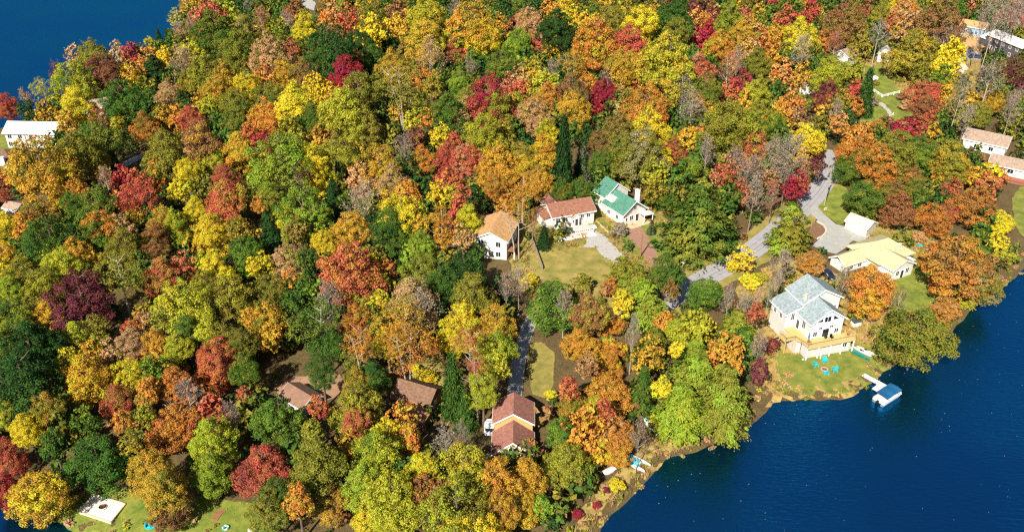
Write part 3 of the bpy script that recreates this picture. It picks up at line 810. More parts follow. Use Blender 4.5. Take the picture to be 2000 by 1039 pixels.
gable_wall('wall', D2, -4.6, 4.6, -3.4, 3.4, -1.5, 3.4, 5.0, 'x', BLUESID); gable_roof(D2, -4.6, 4.6, -3.4, 3.4, 3.4, 5.0, 'x', R_TAN, oh=0.4)
opening('window', D2, '-y', -3.4, -2.2, 0.8, 1.1, 1.2); opening('window', D2, '-y', -3.4, 2.0, 0.8, 1.1, 1.2); opening('door', D2, '+x', 4.6, 0.0, 0.0, 1.0, 2.0, 'door_pane')
c0 = at(1932, 298)
D3 = house('taupe_house', 'white-gabled house with taupe shingle roof by pale bare trees', c0.x, c0.y + 3, -36, spot=8)
gable_wall('wall', D3, -5.8, 5.8, -3.4, 3.4, -1, 3.0, 5.0, 'x', WHITE); gable_roof(D3, -5.8, 5.8, -3.4, 3.4, 3.0, 5.0, 'x', R_TAUPE, oh=0.45)
opening('window', D3, '+x', 5.8, 0.0, 3.2, 0.7, 0.8); opening('window', D3, '+x', 5.8, -1.2, 0.8, 0.9, 1.1); opening('window', D3, '-y', -3.4, -2.0, 0.8, 1.2, 1.2); opening('window', D3, '-y', -3.4, 2.0, 0.8, 1.2, 1.2)
c0 = at(1972, 345)
D4 = house('red_deck_house', 'low house with brown roof and a broad red deck above the lawn', c0.x + 1, c0.y + 3, -34, spot=8)
gable_wall('wall', D4, -5.0, 6.0, -3.0, 3.0, -1, 2.6, 4.2, 'x', WHITE); gable_roof(D4, -5.0, 6.0, -3.0, 3.0, 2.6, 4.2, 'x', R_TAUPE, oh=0.5)
opening('window', D4, '-y', -3.0, -3.0, 0.8, 1.5, 1.1); opening('window', D4, '-y', -3.0, 0.6, 0.8, 1.5, 1.1)
MB().box(-6.0, 8.0, -7.2, -3.1, -0.25, 0.0).build('deck', WOODRED, D4); railing(D4, (-6.0, -7.1), (8.0, -7.1), 0.0, 0.9, WOODRED, 0.4)
c0 = at(1725, 118)
D5 = house('white_gabled_shed', 'small white gabled shed at the top of the grassy yard behind an olive tree', c0.x, c0.y, 62, spot=4, cat='shed')
gable_wall('wall', D5, -2.4, 2.4, -2.0, 2.0, -0.8, 3.0, 4.8, 'x', TRIM); gable_roof(D5, -2.4, 2.4, -2.0, 2.0, 3.0, 4.8, 'x', R_WHT, oh=0.3, trim=False)
opening('window', D5, '-x', -2.4, 0.0, 1.0, 0.7, 0.8)
c0 = at(1705, 160)
D6 = house('white_tank', 'white tank on a low base in the grassy yard behind the dark spruce', c0.x, c0.y, 10, spot=2.5, cat='tank')
MB().lathe([(1.5, -0.3), (1.55, 0.0), (1.55, 1.7), (1.2, 1.95), (0.4, 2.05)], 18).build('tank_body', TRIM, D6, smooth=False)
boxo('base', D6, -1.8, 1.8, -1.8, 1.8, -0.6, -0.05, STONE)
for (px_, py_, lab, ry_) in ((1572, 178, 'white house wall glimpsed through tan branches on the wooded slope', 15), (1650, 122, 'pale house glimpsed between yellow-green crowns above the road', 40)):
    c0 = at(px_, py_)
    h_ = house('glimpsed_house', lab, c0.x, c0.y, ry_, spot=6)
    gable_wall('wall', h_, -4.2, 4.2, -3.2, 3.2, -1, 3.6, 5.4, 'x', WHITE); gable_roof(h_, -4.2, 4.2, -3.2, 3.2, 3.6, 5.4, 'x', R_TAUPE, oh=0.4)
    for cx in (-2.2, 0, 2.2): opening('window', h_, '-y', -3.2, cx, 1.2, 0.9, 1.2)

# ------------------------------------------------------------------ things on the lake and in the yards
def hull_rings(L_, W_, D_, n=13, sharp=1.6, k=10, flat=0.55):
    rings = []
    for i in range(n):
        t = -1 + 2 * i / (n - 1)
        w_ = W_ / 2 * max(0.03, 1 - abs(t) ** (2.0 * sharp)) ** 0.75
        z0 = D_ * (0.18 * abs(t) ** 3)
        ring = []
        for j in range(k):
            a = PI * j / (k - 1)
            ring.append((t * L_ / 2, -math.cos(a) * w_, D_ * (1 + 0.12 * t * t) - (D_ - z0) * math.sin(a) ** flat))
        rings.append(ring)
    return rings


def canoe(px, py, rz, L_, W_, hullm, insm, label, kayak=False, name='canoe'):
    p = at(px, py, 0.06)
    t = tag(empty(name, p, math.radians(rz)), label, name, 'boats drawn up on the shore')
    rings = hull_rings(L_, W_, 0.36)
    mb = MB(); k = len(rings[0])
    vs = [q for r_ in rings for q in r_]; fs = []
    for i in range(len(rings) - 1):
        for j in range(k - 1): fs.append((i * k + j, (i + 1) * k + j, (i + 1) * k + j + 1, i * k + j + 1))
    mb.add(vs, fs); h = mb.build('hull', hullm, t, smooth=True)
    if kayak:
        d = MB(); vs = []; fs = []
        for r_ in rings:
            a, b = r_[0], r_[-1]; vs += [a, (a[0], 0, a[2] + 0.10 * (1 - (2 * a[0] / L_) ** 2)), b]
        for i in range(len(rings) - 1):
            for j in range(2): fs.append((i * 3 + j, i * 3 + j + 1, i * 3 + j + 4, i * 3 + j + 3))
        d.add(vs, fs).build('top_deck', hullm, t, smooth=True)
        ck = MB().lathe([(0.30, 0.40), (0.34, 0.50), (0.26, 0.50), (0.24, 0.40)], 14, closed=True).build('cockpit', insm, t)
        ck.scale = (1.5, 0.72, 1); ck.location = (-0.1, 0, 0.0)
        boxo('seat', t, -0.42, -0.02, -0.18, 0.18, 0.40, 0.485, BLACKP, 0.02)
    else:
        inn = MB()
        for r0, r1 in zip(rings[:-1], rings[1:]):
            q = [(v[0], v[1] * 0.86, max(v[2], 0.1)) for v in (r0[1], r1[1], r1[-2], r0[-2])]
            inn.add([(a, b, 0.13) for a, b, _ in q], [(0, 1, 2, 3)])
        inn.build('floor', insm, t)
        for sx in (-L_ * 0.28, L_ * 0.26): boxo('seat', t, sx - 0.13, sx + 0.13, -W_ * 0.36, W_ * 0.36, 0.27, 0.30, WOODBR)
        MB().bar((0, -W_ / 2, 0.34), (0, W_ / 2, 0.34), 0.05, 0.03).build('thwart', WOODBR, t)
    SMALL_SPOTS.append((p.x, p.y, 2.2))
    return t


TEAL = mat('teal_hull', (16, 120, 112), rough=0.35, var=0.06, spec=0.5); WHITEP = mat('white_plastic', (210, 210, 206), rough=0.4, var=0.04, spec=0.5)
TURQ = mat('turquoise_plastic', (30, 176, 190), rough=0.45, var=0.06, spec=0.5); NAVY = mat('blue_canvas', (20, 84, 126), rough=0.8, var=0.15, scale=2)
canoe(1677, 694, -52, 5.0, 0.95, TEAL, TEAL, 'green canoe lying on the lawn beside the lake house')
canoe(1683, 688, -50, 4.3, 0.8, WHITEP, BLACKP, 'white kayak lying between the green canoe and another kayak', True, 'kayak')
canoe(1692, 687, -48, 4.4, 0.75, mat('cream_plastic', (214, 206, 190), rough=0.5, var=0.05), BLACKP, 'cream kayak lying outermost by the long grass, beside the white one', True, 'kayak')
canoe(1806, 483, -30, 3.6, 0.8, TURQ, BLACKP, 'turquoise kayak under the tan tree behind the bungalow', True, 'kayak')
canoe(1823, 492, -34, 3.6, 0.8, WHITEP, BLACKP, 'white kayak under the tan tree behind the bungalow, end to end with a turquoise one', True, 'kayak')
canoe(1264, 826, -62, 3.6, 0.75, WHITEP, TURQ, 'slim white kayak on the bank above the stone steps', True, 'kayak')

# stone landing beside that kayak
p = at(1277, 838)
t = tag(empty('stone_steps', p, math.radians(-60)), 'pale stone steps on the bank below the slim white kayak', 'steps')
for i in range(5): boxo('step', t, -1.9 + i * 0.75, -1.18 + i * 0.75, -0.55, 0.55, -0.5, 0.30 - i * 0.09, STONE, 0.03)
SMALL_SPOTS.append((p.x, p.y, 2.2))

# catamaran-like pedal boat on the shore
p = at(1243, 906, 0.05)
t = tag(empty('pedal_boat', p, math.radians(-38)), 'white twin-hulled pedal boat with turquoise deck pulled up on the near shore', 'pedal boat')
for s in (-1, 1):
    rr_ = [[(a, b + s * 0.95, c) for a, b, c in r_] for r_ in hull_rings(4.4, 0.55, 0.45)]
    MB().loft(rr_).build('hull', WHITEP, t, smooth=False)
MB().box(-1.75, 0.75, -0.78, 0.78, 0.40, 0.52).build('platform', TURQ, t, bevel=0.03)
for s in (-1, 1):
    se = MB().box(-1.2, -0.65, s * 0.4 - 0.26, s * 0.4 + 0.26, 0.53, 0.66).build('seat', TURQ, t, bevel=0.03)
    MB().prism([(-1.45, 0.53), (-1.2, 0.53), (-1.32, 1.1), (-1.5, 1.1)], 'y', s * 0.4 - 0.25, s * 0.4 + 0.25).build('backrest', TURQ, se)
    MB().tube([(-0.1, s * 0.4 - 0.15, 0.62), (-0.1, s * 0.4 + 0.15, 0.62)], 0.05, 6).build('pedal', WHITEP, t)
MB().prism([(0.3, 0.53), (0.7, 0.53), (0.55, 0.85)], 'y', -0.3, 0.3).build('console', WHITEP, t)
SMALL_SPOTS.append((p.x, p.y, 2.6))
p = at(1190, 922, 0.0)
t = tag(empty('boat_cover', p, math.radians(35)), 'pale tarpaulin-covered skiff under the orange tree near the pedal boat', 'skiff')
MB().loft(hull_rings(2.6, 1.2, 0.5)).build('hull', WHITEP, t)
MB().loft([[(x_, y_2 * 0.98, 0.52 + 0.25 * (1 - (y_2 / 0.6) ** 2) * (1 - (x_ / 1.35) ** 2)) for y_2 in (-0.55, -0.25, 0, 0.25, 0.55)] + [(x_, 0.5, 0.5), (x_, -0.5, 0.5)] for x_ in (-1.2, -0.6, 0, 0.6, 1.2)]).build('cover', mat('pale_tarp', (214, 206, 200), rough=0.7), t)
SMALL_SPOTS.append((p.x, p.y, 2.0))

# pontoon boat and its dock
p = at(1722, 768, 0); p.z = 0
px0, py0 = un(1733, 775, 0.3)
t = tag(empty('pontoon_boat', (px0, py0, 0), math.radians(36)), 'white pontoon boat with dark blue canopy moored at the little dock', 'pontoon boat')
for s in (-1, 1): MB().tube([(-3.0, s * 0.85, 0.12), (2.2, s * 0.85, 0.12), (2.9, s * 0.85, 0.3)], [0.33, 0.33, 0.08], 12).build('pontoon', mat('aluminium', (196, 198, 200), rough=0.35, metal=0.7), t)
MB().box(-3.0, 2.7, -1.25, 1.25, 0.48, 0.58).build('floor', WHITEP, t)
MB().box(-2.9, 2.6, -1.24, -1.18, 0.58, 0.98).box(-2.9, 2.6, 1.18, 1.24, 0.58, 0.98).box(2.55, 2.61, -1.17, 1.17, 0.58, 0.98).box(-2.9, -2.84, -1.17, -0.3, 0.58, 0.98).build('side_panel', WHITEP, t)
cv = MB(); rows = []
for i in range(9):
    x_ = -2.3 + i * 0.575
    rows.append([(x_, -1.3 + j * 0.26, 1.72 + 0.16 * math.sin(PI * j / 10) + 0.05 * math.cos(i * 1.57)) for j in range(11)] + [(x_, 1.3 - j * 0.26, 1.67 + 0.16 * math.sin(PI * j / 10) + 0.05 * math.cos(i * 1.57)) for j in range(11)])
cv.loft(rows).build('canopy', NAVY, t)
for xx in (-2.2, 2.2):
    for s in (-1, 1): MB().bar((xx * 0.6, s * 1.2, 0.95), (xx, s * 1.26, 1.7), 0.05).build('canopy_pole', METAL, t)
MB().box(-2.8, -1.7, -1.1, -0.5, 0.58, 1.0).build('bench', mat('cream_vinyl', (222, 216, 204), rough=0.5), t, bevel=0.05)
MB().box(-2.8, -1.7, 0.5, 1.1, 0.58, 1.0).build('bench', MATS['cream_vinyl'], t, bevel=0.05)
MB().box(-3.5, -3.05, -0.2, 0.2, 0.25, 1.0).box(-3.35, -3.2, -0.06, 0.06, -0.5, 0.25).build('outboard_motor', BLACKP, t, bevel=0.03)
px0, py0 = un(1712, 746, 0.4)
t = tag(empty('dock', (px0, py0, 0), math.radians(-51)), 'short white dock running out from the shore to the pontoon boat', 'dock')
for i in range(12): boxo('dock_plank', t, -2.9 + i * 0.42, -2.9 + i * 0.42 + 0.40, -0.6, 0.6, 0.42, 0.5, mat('white_dock_board', (216, 210, 204), rough=0.7, var=0.06, scale=2))
for i in range(5): boxo('dock_plank', t, 0.55 + i * 0.42, 0.95 + i * 0.42, -2.6, -0.62, 0.42, 0.5, MATS['white_dock_board'])
for xx, yy in ((-2.5, -0.6), (-2.5, 0.6), (0.2, -0.66), (0.2, 0.66), (2.0, -0.66), (2.0, 0.66), (2.5, -2.55), (0.6, -2.55)):
    MB().tube([(xx, yy, -1.5), (xx, yy, 0.85)], 0.055, 7).build('dock_pile', METAL, t)
SMALL_SPOTS.append((px0, py0, 2.6))


def adirondack(px, py, rz, label):
    p = at(px, py, 0.06)
    t = tag(empty('garden_chair', p, math.radians(rz)), label, 'chair', 'turquoise chairs round the fire ring')
    MB().prism([(-0.30, 0.34), (0.28, 0.26), (0.28, 0.30), (-0.30, 0.38)][::1], 'y', -0.30, 0.30).build('seat', TURQ, t) if False else MB().prism([(-0.30, 0.38), (0.30, 0.26), (0.30, 0.31), (-0.30, 0.43)], 'x', -0.31, 0.31).build('seat', TURQ, t)
    for i in range(5):
        x_ = -0.27 + i * 0.135; h = 0.98 + 0.06 * (2 - abs(i - 2))
        MB().prism([(0.22, 0.26), (0.26, 0.26), (0.52, h), (0.48, h)], 'x', x_ - 0.06, x_ + 0.06).build('back_slat', TURQ, t)
    for s in (-1, 1):
        boxo('armrest', t, s * 0.38 - 0.075, s * 0.38 + 0.075, -0.36, 0.42, 0.56, 0.60, TURQ)
        MB().bar((s * 0.36, -0.30, 0.0), (s * 0.36, -0.30, 0.56), 0.06, 0.09).build('leg', TURQ, t); MB().bar((s * 0.36, 0.36, 0.0), (s * 0.36, 0.30, 0.56), 0.06, 0.09).build('leg', TURQ, t)
    for ch in t.children: ch.scale = (1.15, 1.15, 1.15)
    return t


fp = at(1610, 722)
adirondack(1593, 715, 100, 'turquoise garden chair nearest the lake house steps, on the outer side of the fire ring')
adirondack(1611, 708, 5, 'turquoise garden chair between the fire ring and the house')
adirondack(1612, 731, 182, 'turquoise garden chair on the lake side of the fire ring')
adirondack(1629, 725, -80, 'turquoise garden chair on the canoe side of the fire ring')
t = tag(empty('fire_ring', (fp.x, fp.y, fp.z + 0.06)), 'ring of reddish stones for a campfire amid the turquoise chairs', 'fire ring')
for i in range(11):
    a = 2 * PI * i / 11
    s_ = boxo('stone', t, -0.17, 0.17, -0.11, 0.11, -0.05, 0.22, mat('reddish_stone', (186, 140, 116), rough=0.9, var=0.2, scale=4), 0.04)
    s_.location = (0.62 * math.cos(a), 0.62 * math.sin(a), 0); s_.rotation_euler = (0, 0, a + PI / 2)
MB().lathe([(0.5, 0.0), (0.5, 0.05), (0.2, 0.09)], 14).build('ash', mat('ash', (96, 88, 84), rough=0.95), t)


def stand(px, py, name, label, cat, parts, rz=0, dz=0.05, spot=1.2):
    p = at(px, py, dz)
    t = tag(empty(name, p, math.radians(rz)), label, cat)
    for nm, mb, m in parts: mb.build(nm, m, t)
    SMALL_SPOTS.append((p.x, p.y, spot))
    return t


stand(1602, 700, 'garden_post', 'short white garden post on the lawn between the deck and the chairs', 'post', [('post', MB().tube([(0, 0, -0.2), (0, 0, 1.15)], 0.13, 9), WHITEP), ('cap', MB().lathe([(0.17, 1.15), (0.2, 1.2), (0.05, 1.32)], 10), WHITEP)])
stand(1567, 707, 'garden_lantern', 'small white lantern at the uphill edge of the chair lawn', 'lantern', [('stake', MB().tube([(0, 0, -0.2), (0, 0, 0.5)], 0.05, 6), METAL), ('lamp', MB().lathe([(0.12, 0.5), (0.2, 0.62), (0.2, 0.78), (0.06, 0.9)], 10), WHITEP)])
stand(1671, 634, 'storage_bench', 'grey-lidded storage box on the grass to the side of the lake house', 'storage box', [('body', MB().box(-0.95, 0.95, -0.55, 0.55, -0.1, 0.95), TRIM), ('lid', MB().prism([(-0.7, 0.96), (0.7, 1.12), (0.7, 1.22), (-0.7, 1.06)], 'x', -1.1, 1.1), METAL)], rz=20)
stand(1333, 522, 'mailbox', 'white mailbox on a post at the verge of the road', 'mailbox', [('post', MB().box(-0.06, 0.06, -0.06, 0.06, -0.2, 1.1), TRIM), ('box', MB().prism([(-0.18, 1.1), (0.18, 1.1), (0.18, 1.32), (0.1, 1.42), (-0.1, 1.42), (-0.18, 1.32)], 'y', -0.32, 0.32), WHITEP)], rz=40)
stand(1612, 410, 'verge_sign', 'low white stone marker on the verge below the utility pole', 'marker', [('marker', MB().box(-0.45, 0.45, -0.15, 0.15, -0.1, 0.5), STONE), ('cap', MB().box(-0.5, 0.5, -0.2, 0.2, 0.5, 0.58), STONE)], rz=30)

# utility poles
def utility(px, py, h, label, arm=True):
    p = at(px, py)
    t = tag(empty('utility_pole', p, math.radians(48)), label, 'utility pole')
    MB().tube([(0, 0, -0.3), (0, 0, h)], [0.19, 0.12], 9).build('pole', WOODOLD if arm else WOODBR, t)
    if arm:
        MB().box(-1.1, 1.1, -0.06, 0.06, h - 0.9, h - 0.75).build('crossarm', WOODOLD, t)
        for xx in (-1.0, 0.0, 1.0): MB().lathe([(0.05, h - 0.75), (0.08, h - 0.65), (0.04, h - 0.5)], 8).build('insulator', mat('insulator', (120, 110, 100), rough=0.3), t).location = (xx, 0, 0)
        MB().lathe([(0.22, h - 2.6), (0.25, h - 2.5), (0.25, h - 1.8), (0.18, h - 1.7)], 10).build('transformer', METAL, t).location = (0.0, 0.38, 0)
    return t


utility(1610, 400, 10.5, 'tall wooden utility pole with crossarm on the road verge above the tarmac yard')
utility(1251, 501, 5.8, 'short dark post at the edge of the red gravel drive', False)

# the timber wall by the cottage lawn, dark-sided, stepping down the slope
a, b = at(1038, 467), at(1060, 528)
t = tag(empty('timber_fence', a, math.atan2(b.y - a.y, b.x - a.x)), 'long low grey board fence along the edge of the cottage lawn', 'fence')
n = 12; L_ = (b - a).xy.length / n
for i in range(n):
    zz = a.lerp(b, (i + 0.5) / n); g_ = gz(zz.x, zz.y) - a.z
    boxo('fence_panel', t, i * L_ + 0.06, (i + 1) * L_ - 0.06, -0.04, 0.04, g_ + 0.05, g_ + 1.15, WOODOLD)
    boxo('fence_post', t, i * L_ - 0.05, i * L_ + 0.055, -0.07, 0.07, g_ - 0.3, g_ + 1.25, WOODBR)

# white paling between the far yards, three straight runs
for (q0, q1, lab) in (((1700, 176), (1722, 190), 'white fence run dropping from the dark spruce in the grassy yard'), ((1723, 191), (1756, 184), 'white fence run across the middle of the grassy yard'), ((1728, 236), (1744, 226), 'short white fence run at the bottom of the grassy yard')):
    a, b = at(*q0), at(*q1)
    t = tag(empty('white_fence', a, math.atan2(b.y - a.y, b.x - a.x)), lab, 'fence')
    n = max(2, int((b - a).xy.length / 2.2)); L_ = (b - a).xy.length / n
    for i in range(n + 1):
        boxo('fence_post', t, i * L_ - 0.09, i * L_ + 0.09, -0.07, 0.07, -0.5, 1.1, TRIM)
        if i < n:
            for z_ in (0.25, 0.58, 0.9): boxo('fence_rail', t, i * L_ + 0.095, (i + 1) * L_ - 0.095, -0.035, 0.035, z_, z_ + 0.12, TRIM)

# curved stone kerb of the island bed by the yard
pts = [at(*y_(*q)) for q in ((262, 300), (320, 335), (345, 375), (340, 410), (310, 440), (250, 468))]
_, o2 = ribbon(pts, 0.01)
cl = []
for i in range(len(pts) - 1):
    for j in range(4): cl.append(pts[i].lerp(pts[i + 1], j / 4))
t = tag(empty('kerb_wall', pts[2]), 'curved pale stone kerb round the mulch bed at the tarmac yard', 'kerb')
for i in range(len(cl) - 1):
    a, b = cl[i], cl[i + 1]
    s_ = boxo('kerb_stone', t, -(b - a).length / 2 + 0.01, (b - a).length / 2 - 0.01, -0.2, 0.2, -0.3, 0.42, STONE, 0.03)
    m_ = (a + b) / 2 - pts[2]; s_.location = (m_.x, m_.y, gz(((a + b) / 2).x, ((a + b) / 2).y) - pts[2].z); s_.rotation_euler = (0, 0, math.atan2(b.y - a.y, b.x - a.x))
sheet('mulch_bed', [y_(*q) for q in ((258, 305), (318, 340), (338, 378), (330, 410), (300, 436), (245, 462), (190, 440), (190, 380), (220, 320))], 0.12, mat('mulch', (118, 88, 68), rough=0.95, var=0.25, scale=3), rough_edge=0.1)

# sand pad with its fire bowl, bottom corner lawn
pad = [at(120 + X / 5, 930 + Y / 5) for X, Y in ((325, 185), (628, 276), (488, 468), (172, 365))]
ctr = sum(pad, Vector()) / 4
t = tag(empty('sand_pad', ctr), 'square pale sand pad framed in timber on the corner lawn', 'sand pad')
zt = max(q.z for q in pad) - ctr.z + 0.22
loc = [q - ctr for q in pad]
MB().add([(q.x, q.y, zt) for q in loc] + [(q.x, q.y, -0.6) for q in loc], [(0, 1, 2, 3), (0, 4, 5, 1), (1, 5, 6, 2), (2, 6, 7, 3), (3, 7, 4, 0)]).build('sand', mat('pale_sand', (216, 206, 192), rough=0.95, var=0.06, scale=1.5), t)
for i in range(4):
    a, b = loc[i], loc[(i + 1) % 4]
    MB().bar((a.x, a.y, zt - 0.04), (b.x, b.y, zt - 0.04), 0.16, 0.2).build('edge_timber', mat('pale_timber', (196, 178, 146), rough=0.9, var=0.15), t)
    HOUSE_SPOTS.append((pad[i].x, pad[i].y, 2.0))
HOUSE_SPOTS.append((ctr.x, ctr.y, 4.0))
fpz = ctr.z + zt
t = tag(empty('fire_bowl', (ctr.x, ctr.y, fpz)), 'dark iron fire bowl ringed by a rim in the middle of the sand pad', 'fire bowl')
MB().lathe([(0.30, 0.02), (0.46, 0.26), (0.5, 0.26), (0.34, 0.0)], 18, closed=True).build('bowl', mat('rusty_iron', (84, 60, 44), rough=0.9, var=0.3), t)
MB().lathe([(0.28, 0.03), (0.28, 0.07)], 12).build('ash', mat('charcoal', (44, 40, 38), rough=0.95), t)
MB().tube([(0.75 * math.cos(a / 10), 0.75 * math.sin(a / 10), 0.05) for a in range(-9, 14, 2)], 0.06, 6).build('log_rest', WOODBR, t)

# turquoise things on that lawn
p = at(298, 1029, 0.05)
t = tag(empty('pedalo', p, math.radians(18)), 'turquoise plastic pedalo lying on the corner lawn', 'pedalo')
MB().loft(hull_rings(2.2, 1.35, 0.5, sharp=2.2)).build('hull', TURQ, t, smooth=False)
MB().box(-0.75, -0.15, -0.52, -0.06, 0.52, 0.66).build('seat', TURQ, t, bevel=0.04); MB().box(-0.75, -0.15, 0.06, 0.52, 0.52, 0.66).build('seat', TURQ, t, bevel=0.04)
MB().prism([(-0.95, 0.5), (-0.7, 0.5), (-0.85, 1.0), (-1.02, 1.0)], 'y', -0.5, 0.5).build('backrest', TURQ, t)
MB().box(0.1, 0.55, -0.25, 0.25, 0.5, 0.74).build('console', BLACKP, t, bevel=0.04)
p = at(441, 1031, 0.06)
t = tag(empty('swim_ring', p), 'turquoise and white inflated ring lying on the corner lawn', 'swim ring')
for k in range(8):
    aa = [2 * PI * (k + j / 4) / 8 for j in range(5)]
    MB().tube([(0.42 * math.cos(a), 0.42 * math.sin(a), 0.16) for a in aa], 0.16, 8, cap=False).build('ring_segment', TURQ if k % 2 else WHITEP, t, smooth=True)
p = at(492, 1036, 0.0)
stand(493, 1037, 'boulder', 'pale boulder at the foot of the trees by the corner lawn', 'boulder', [('rock', MB().loft([[(r_ * math.cos(2 * PI * j / 9) * (1 + 0.15 * math.sin(j * 2.3)), r_ * 0.8 * math.sin(2 * PI * j / 9) * (1 + 0.12 * math.cos(j * 1.7)), z_) for j in range(9)] for r_, z_ in ((0.75, -0.2), (0.8, 0.2), (0.6, 0.55), (0.25, 0.75))]), STONE)])
a, b = at(418, 1016), at(446, 975)
t = tag(empty('plank_walk', a, math.atan2(b.y - a.y, b.x - a.x)), 'brown plank walk leading up from the corner lawn into the trees', 'walkway')
n = 16; L_ = (b - a).xy.length / n
for i in range(n): boxo('plank', t, i * L_, (i + 1) * L_ - 0.04, -0.6, 0.6, 0.1, 0.18, WOODBR)
HOUSE_SPOTS.append((*((a + b) / 2).xy, 2.5))


# cars
def car(px, py, rz, paint, label, L_=4.5, W_=1.8, Hh=1.5):
    p = at(px, py, 0.1)
    t = tag(empty('car', p, math.radians(rz)), label, 'car')
    prof = [(-L_ / 2, 0.35), (-L_ / 2, 0.85), (-L_ * 0.40, 0.98), (-L_ * 0.30, Hh - 0.05), (-L_ * 0.05, Hh), (L_ * 0.12, Hh - 0.06), (L_ * 0.26, 0.98), (L_ * 0.44, 0.85), (L_ / 2, 0.65), (L_ / 2, 0.35)]
    MB().prism(prof, 'y', -W_ / 2, W_ / 2).build('body', paint, t, bevel=0.06)
    for s in (-1, 1):
        y0 = s * (W_ / 2 + 0.004)
        MB().prism([(-L_ * 0.33, 1.0), (L_ * 0.20, 1.0), (L_ * 0.10, Hh - 0.16), (-L_ * 0.27, Hh - 0.16)], 'y', min(y0, y0 + s * 0.01), max(y0, y0 + s * 0.01)).build('side_window', GLASS, t)
        for xx in (-L_ * 0.31, L_ * 0.31):
            wt = MB().tube([(xx, s * (W_ / 2 - 0.18), 0.33), (xx, s * (W_ / 2 + 0.02), 0.33)], 0.33, 14).build('wheel', BLACKP, t)
            MB().tube([(xx, s * (W_ / 2 + 0.021), 0.33), (xx, s * (W_ / 2 + 0.04), 0.33)], 0.19, 10).build('rim', METAL, wt)
        boxo('headlight', t, L_ / 2 + 0.001, L_ / 2 + 0.03, s * 0.62 - 0.18, s * 0.62 + 0.18, 0.58, 0.72, WHITEP)
    MB().bar((L_ * 0.135, 0, Hh - 0.09), (L_ * 0.262, 0, 1.01), W_ * 0.8, 0.06).build('windscreen', GLASS, t)
    MB().bar((-L_ * 0.315, 0, Hh - 0.12), (-L_ * 0.405, 0, 1.02), W_ * 0.8, 0.06).build('rear_window', GLASS, t)
    HOUSE_SPOTS.append((p.x, p.y, 3.0))
    return t


car(1614, 540, -60, mat('navy_paint', (34, 42, 66), rough=0.25, var=0.05, spec=0.6), 'dark blue car parked behind the lake house beside the bungalow')
car(1904, 114, -10, mat('blue_grey_paint', (70, 70, 96), rough=0.25, var=0.05, spec=0.6), 'dark car on the small grey drive in front of the charcoal house')
car(956, 838, 88, mat('white_paint', (222, 224, 226), rough=0.25, var=0.03, spec=0.6), 'white car parked in the shade along the wall of the chalet', 4.2, 1.7)


def deck_chair(px, py, dz, rz, m, label, name='deck_chair'):
    p = at(px, py, dz)
    t = tag(empty(name, p, math.radians(rz)), label, 'chair')
    MB().box(-0.28, 0.28, -0.28, 0.28, 0.38, 0.44).build('seat', m, t); MB().prism([(0.26, 0.44), (0.31, 0.44), (0.42, 0.98), (0.37, 0.98)], 'x', -0.28, 0.28).build('backrest', m, t)
    for sx in (-1, 1):
        for sy in (-1, 1): MB().box(sx * 0.25 - 0.02, sx * 0.25 + 0.02, sy * 0.25 - 0.02, sy * 0.25 + 0.02, 0, 0.38).build('leg', METAL, t)
        boxo('armrest', t, sx * 0.31 - 0.03, sx * 0.31 + 0.03, -0.26, 0.3, 0.6, 0.64, m)
    return t


def on(parent_loc, rot, lx, ly, lz):
    v = Matrix.Rotation(math.radians(rot), 4, 'Z') @ Vector((lx, ly, lz)); return Vector(parent_loc) + v


for (lx, lab) in ((-1.8, 'white deck chair on the chalet deck, on the parked car side'), (1.2, 'white deck chair at the middle of the chalet deck'), (2.2, 'white deck chair at the outer corner of the chalet deck')):
    c_ = deck_chair(1000, 880, 0, 170 + lx * 12, WHITEP, lab); c_.location = on(K1.location, -1, lx, -7.2, -0.1)
c_ = deck_chair(1000, 880, 0, 17, BLACKP, 'black lounge chair on the lake house deck in front of the glass door'); c_.location = on(L1.location, 17, 4.6, -1.1, 2.86)
c_ = deck_chair(1000, 880, 0, 40, WOODBR, 'brown wooden chair at the corner of the lake house deck'); c_.location = on(L1.location, 17, -0.7, -1.5, 2.86)
c_ = deck_chair(1000, 880, 0, -30, WOODBR, 'brown wooden chair at the sunny end of the lake house deck'); c_.location = on(L1.location, 17, 8.4, -1.2, 2.86)
t = tag(empty('patio_umbrella', on(L1.location, 17, -0.5, -0.6, 2.86)), 'closed blue patio umbrella standing on the lake house deck', 'umbrella')
MB().tube([(0, 0, 0), (0, 0, 2.3)], 0.03, 6).build('pole', METAL, t); MB().lathe([(0.05, 0.9), (0.16, 1.0), (0.12, 1.6), (0.04, 2.25)], 10).build('canopy', mat('bright_blue_cloth', (30, 90, 170), rough=0.8), t); MB().lathe([(0.25, 0.0), (0.25, 0.06), (0.06, 0.1)], 12).build('base', METAL, t)
t = tag(empty('kettle_grill', on(L1.location, 17, 3.2, -1.0, 2.86)), 'black kettle grill on the lake house deck', 'grill')
MB().lathe([(0.08, 0.55), (0.28, 0.65), (0.34, 0.82), (0.28, 1.0), (0.06, 1.1)], 14).build('kettle', BLACKP, t, smooth=True)
for k in range(3): MB().bar((0.2 * math.cos(k * 2.1), 0.2 * math.sin(k * 2.1), 0.62), (0.34 * math.cos(k * 2.1), 0.34 * math.sin(k * 2.1), 0), 0.03).build('leg', METAL, t)
deck_chair(822, 768, 0.05, 30, mat('blue_cushion', (90, 130, 170), rough=0.8), 'blue cushioned chair on the ground behind the brown cabin')

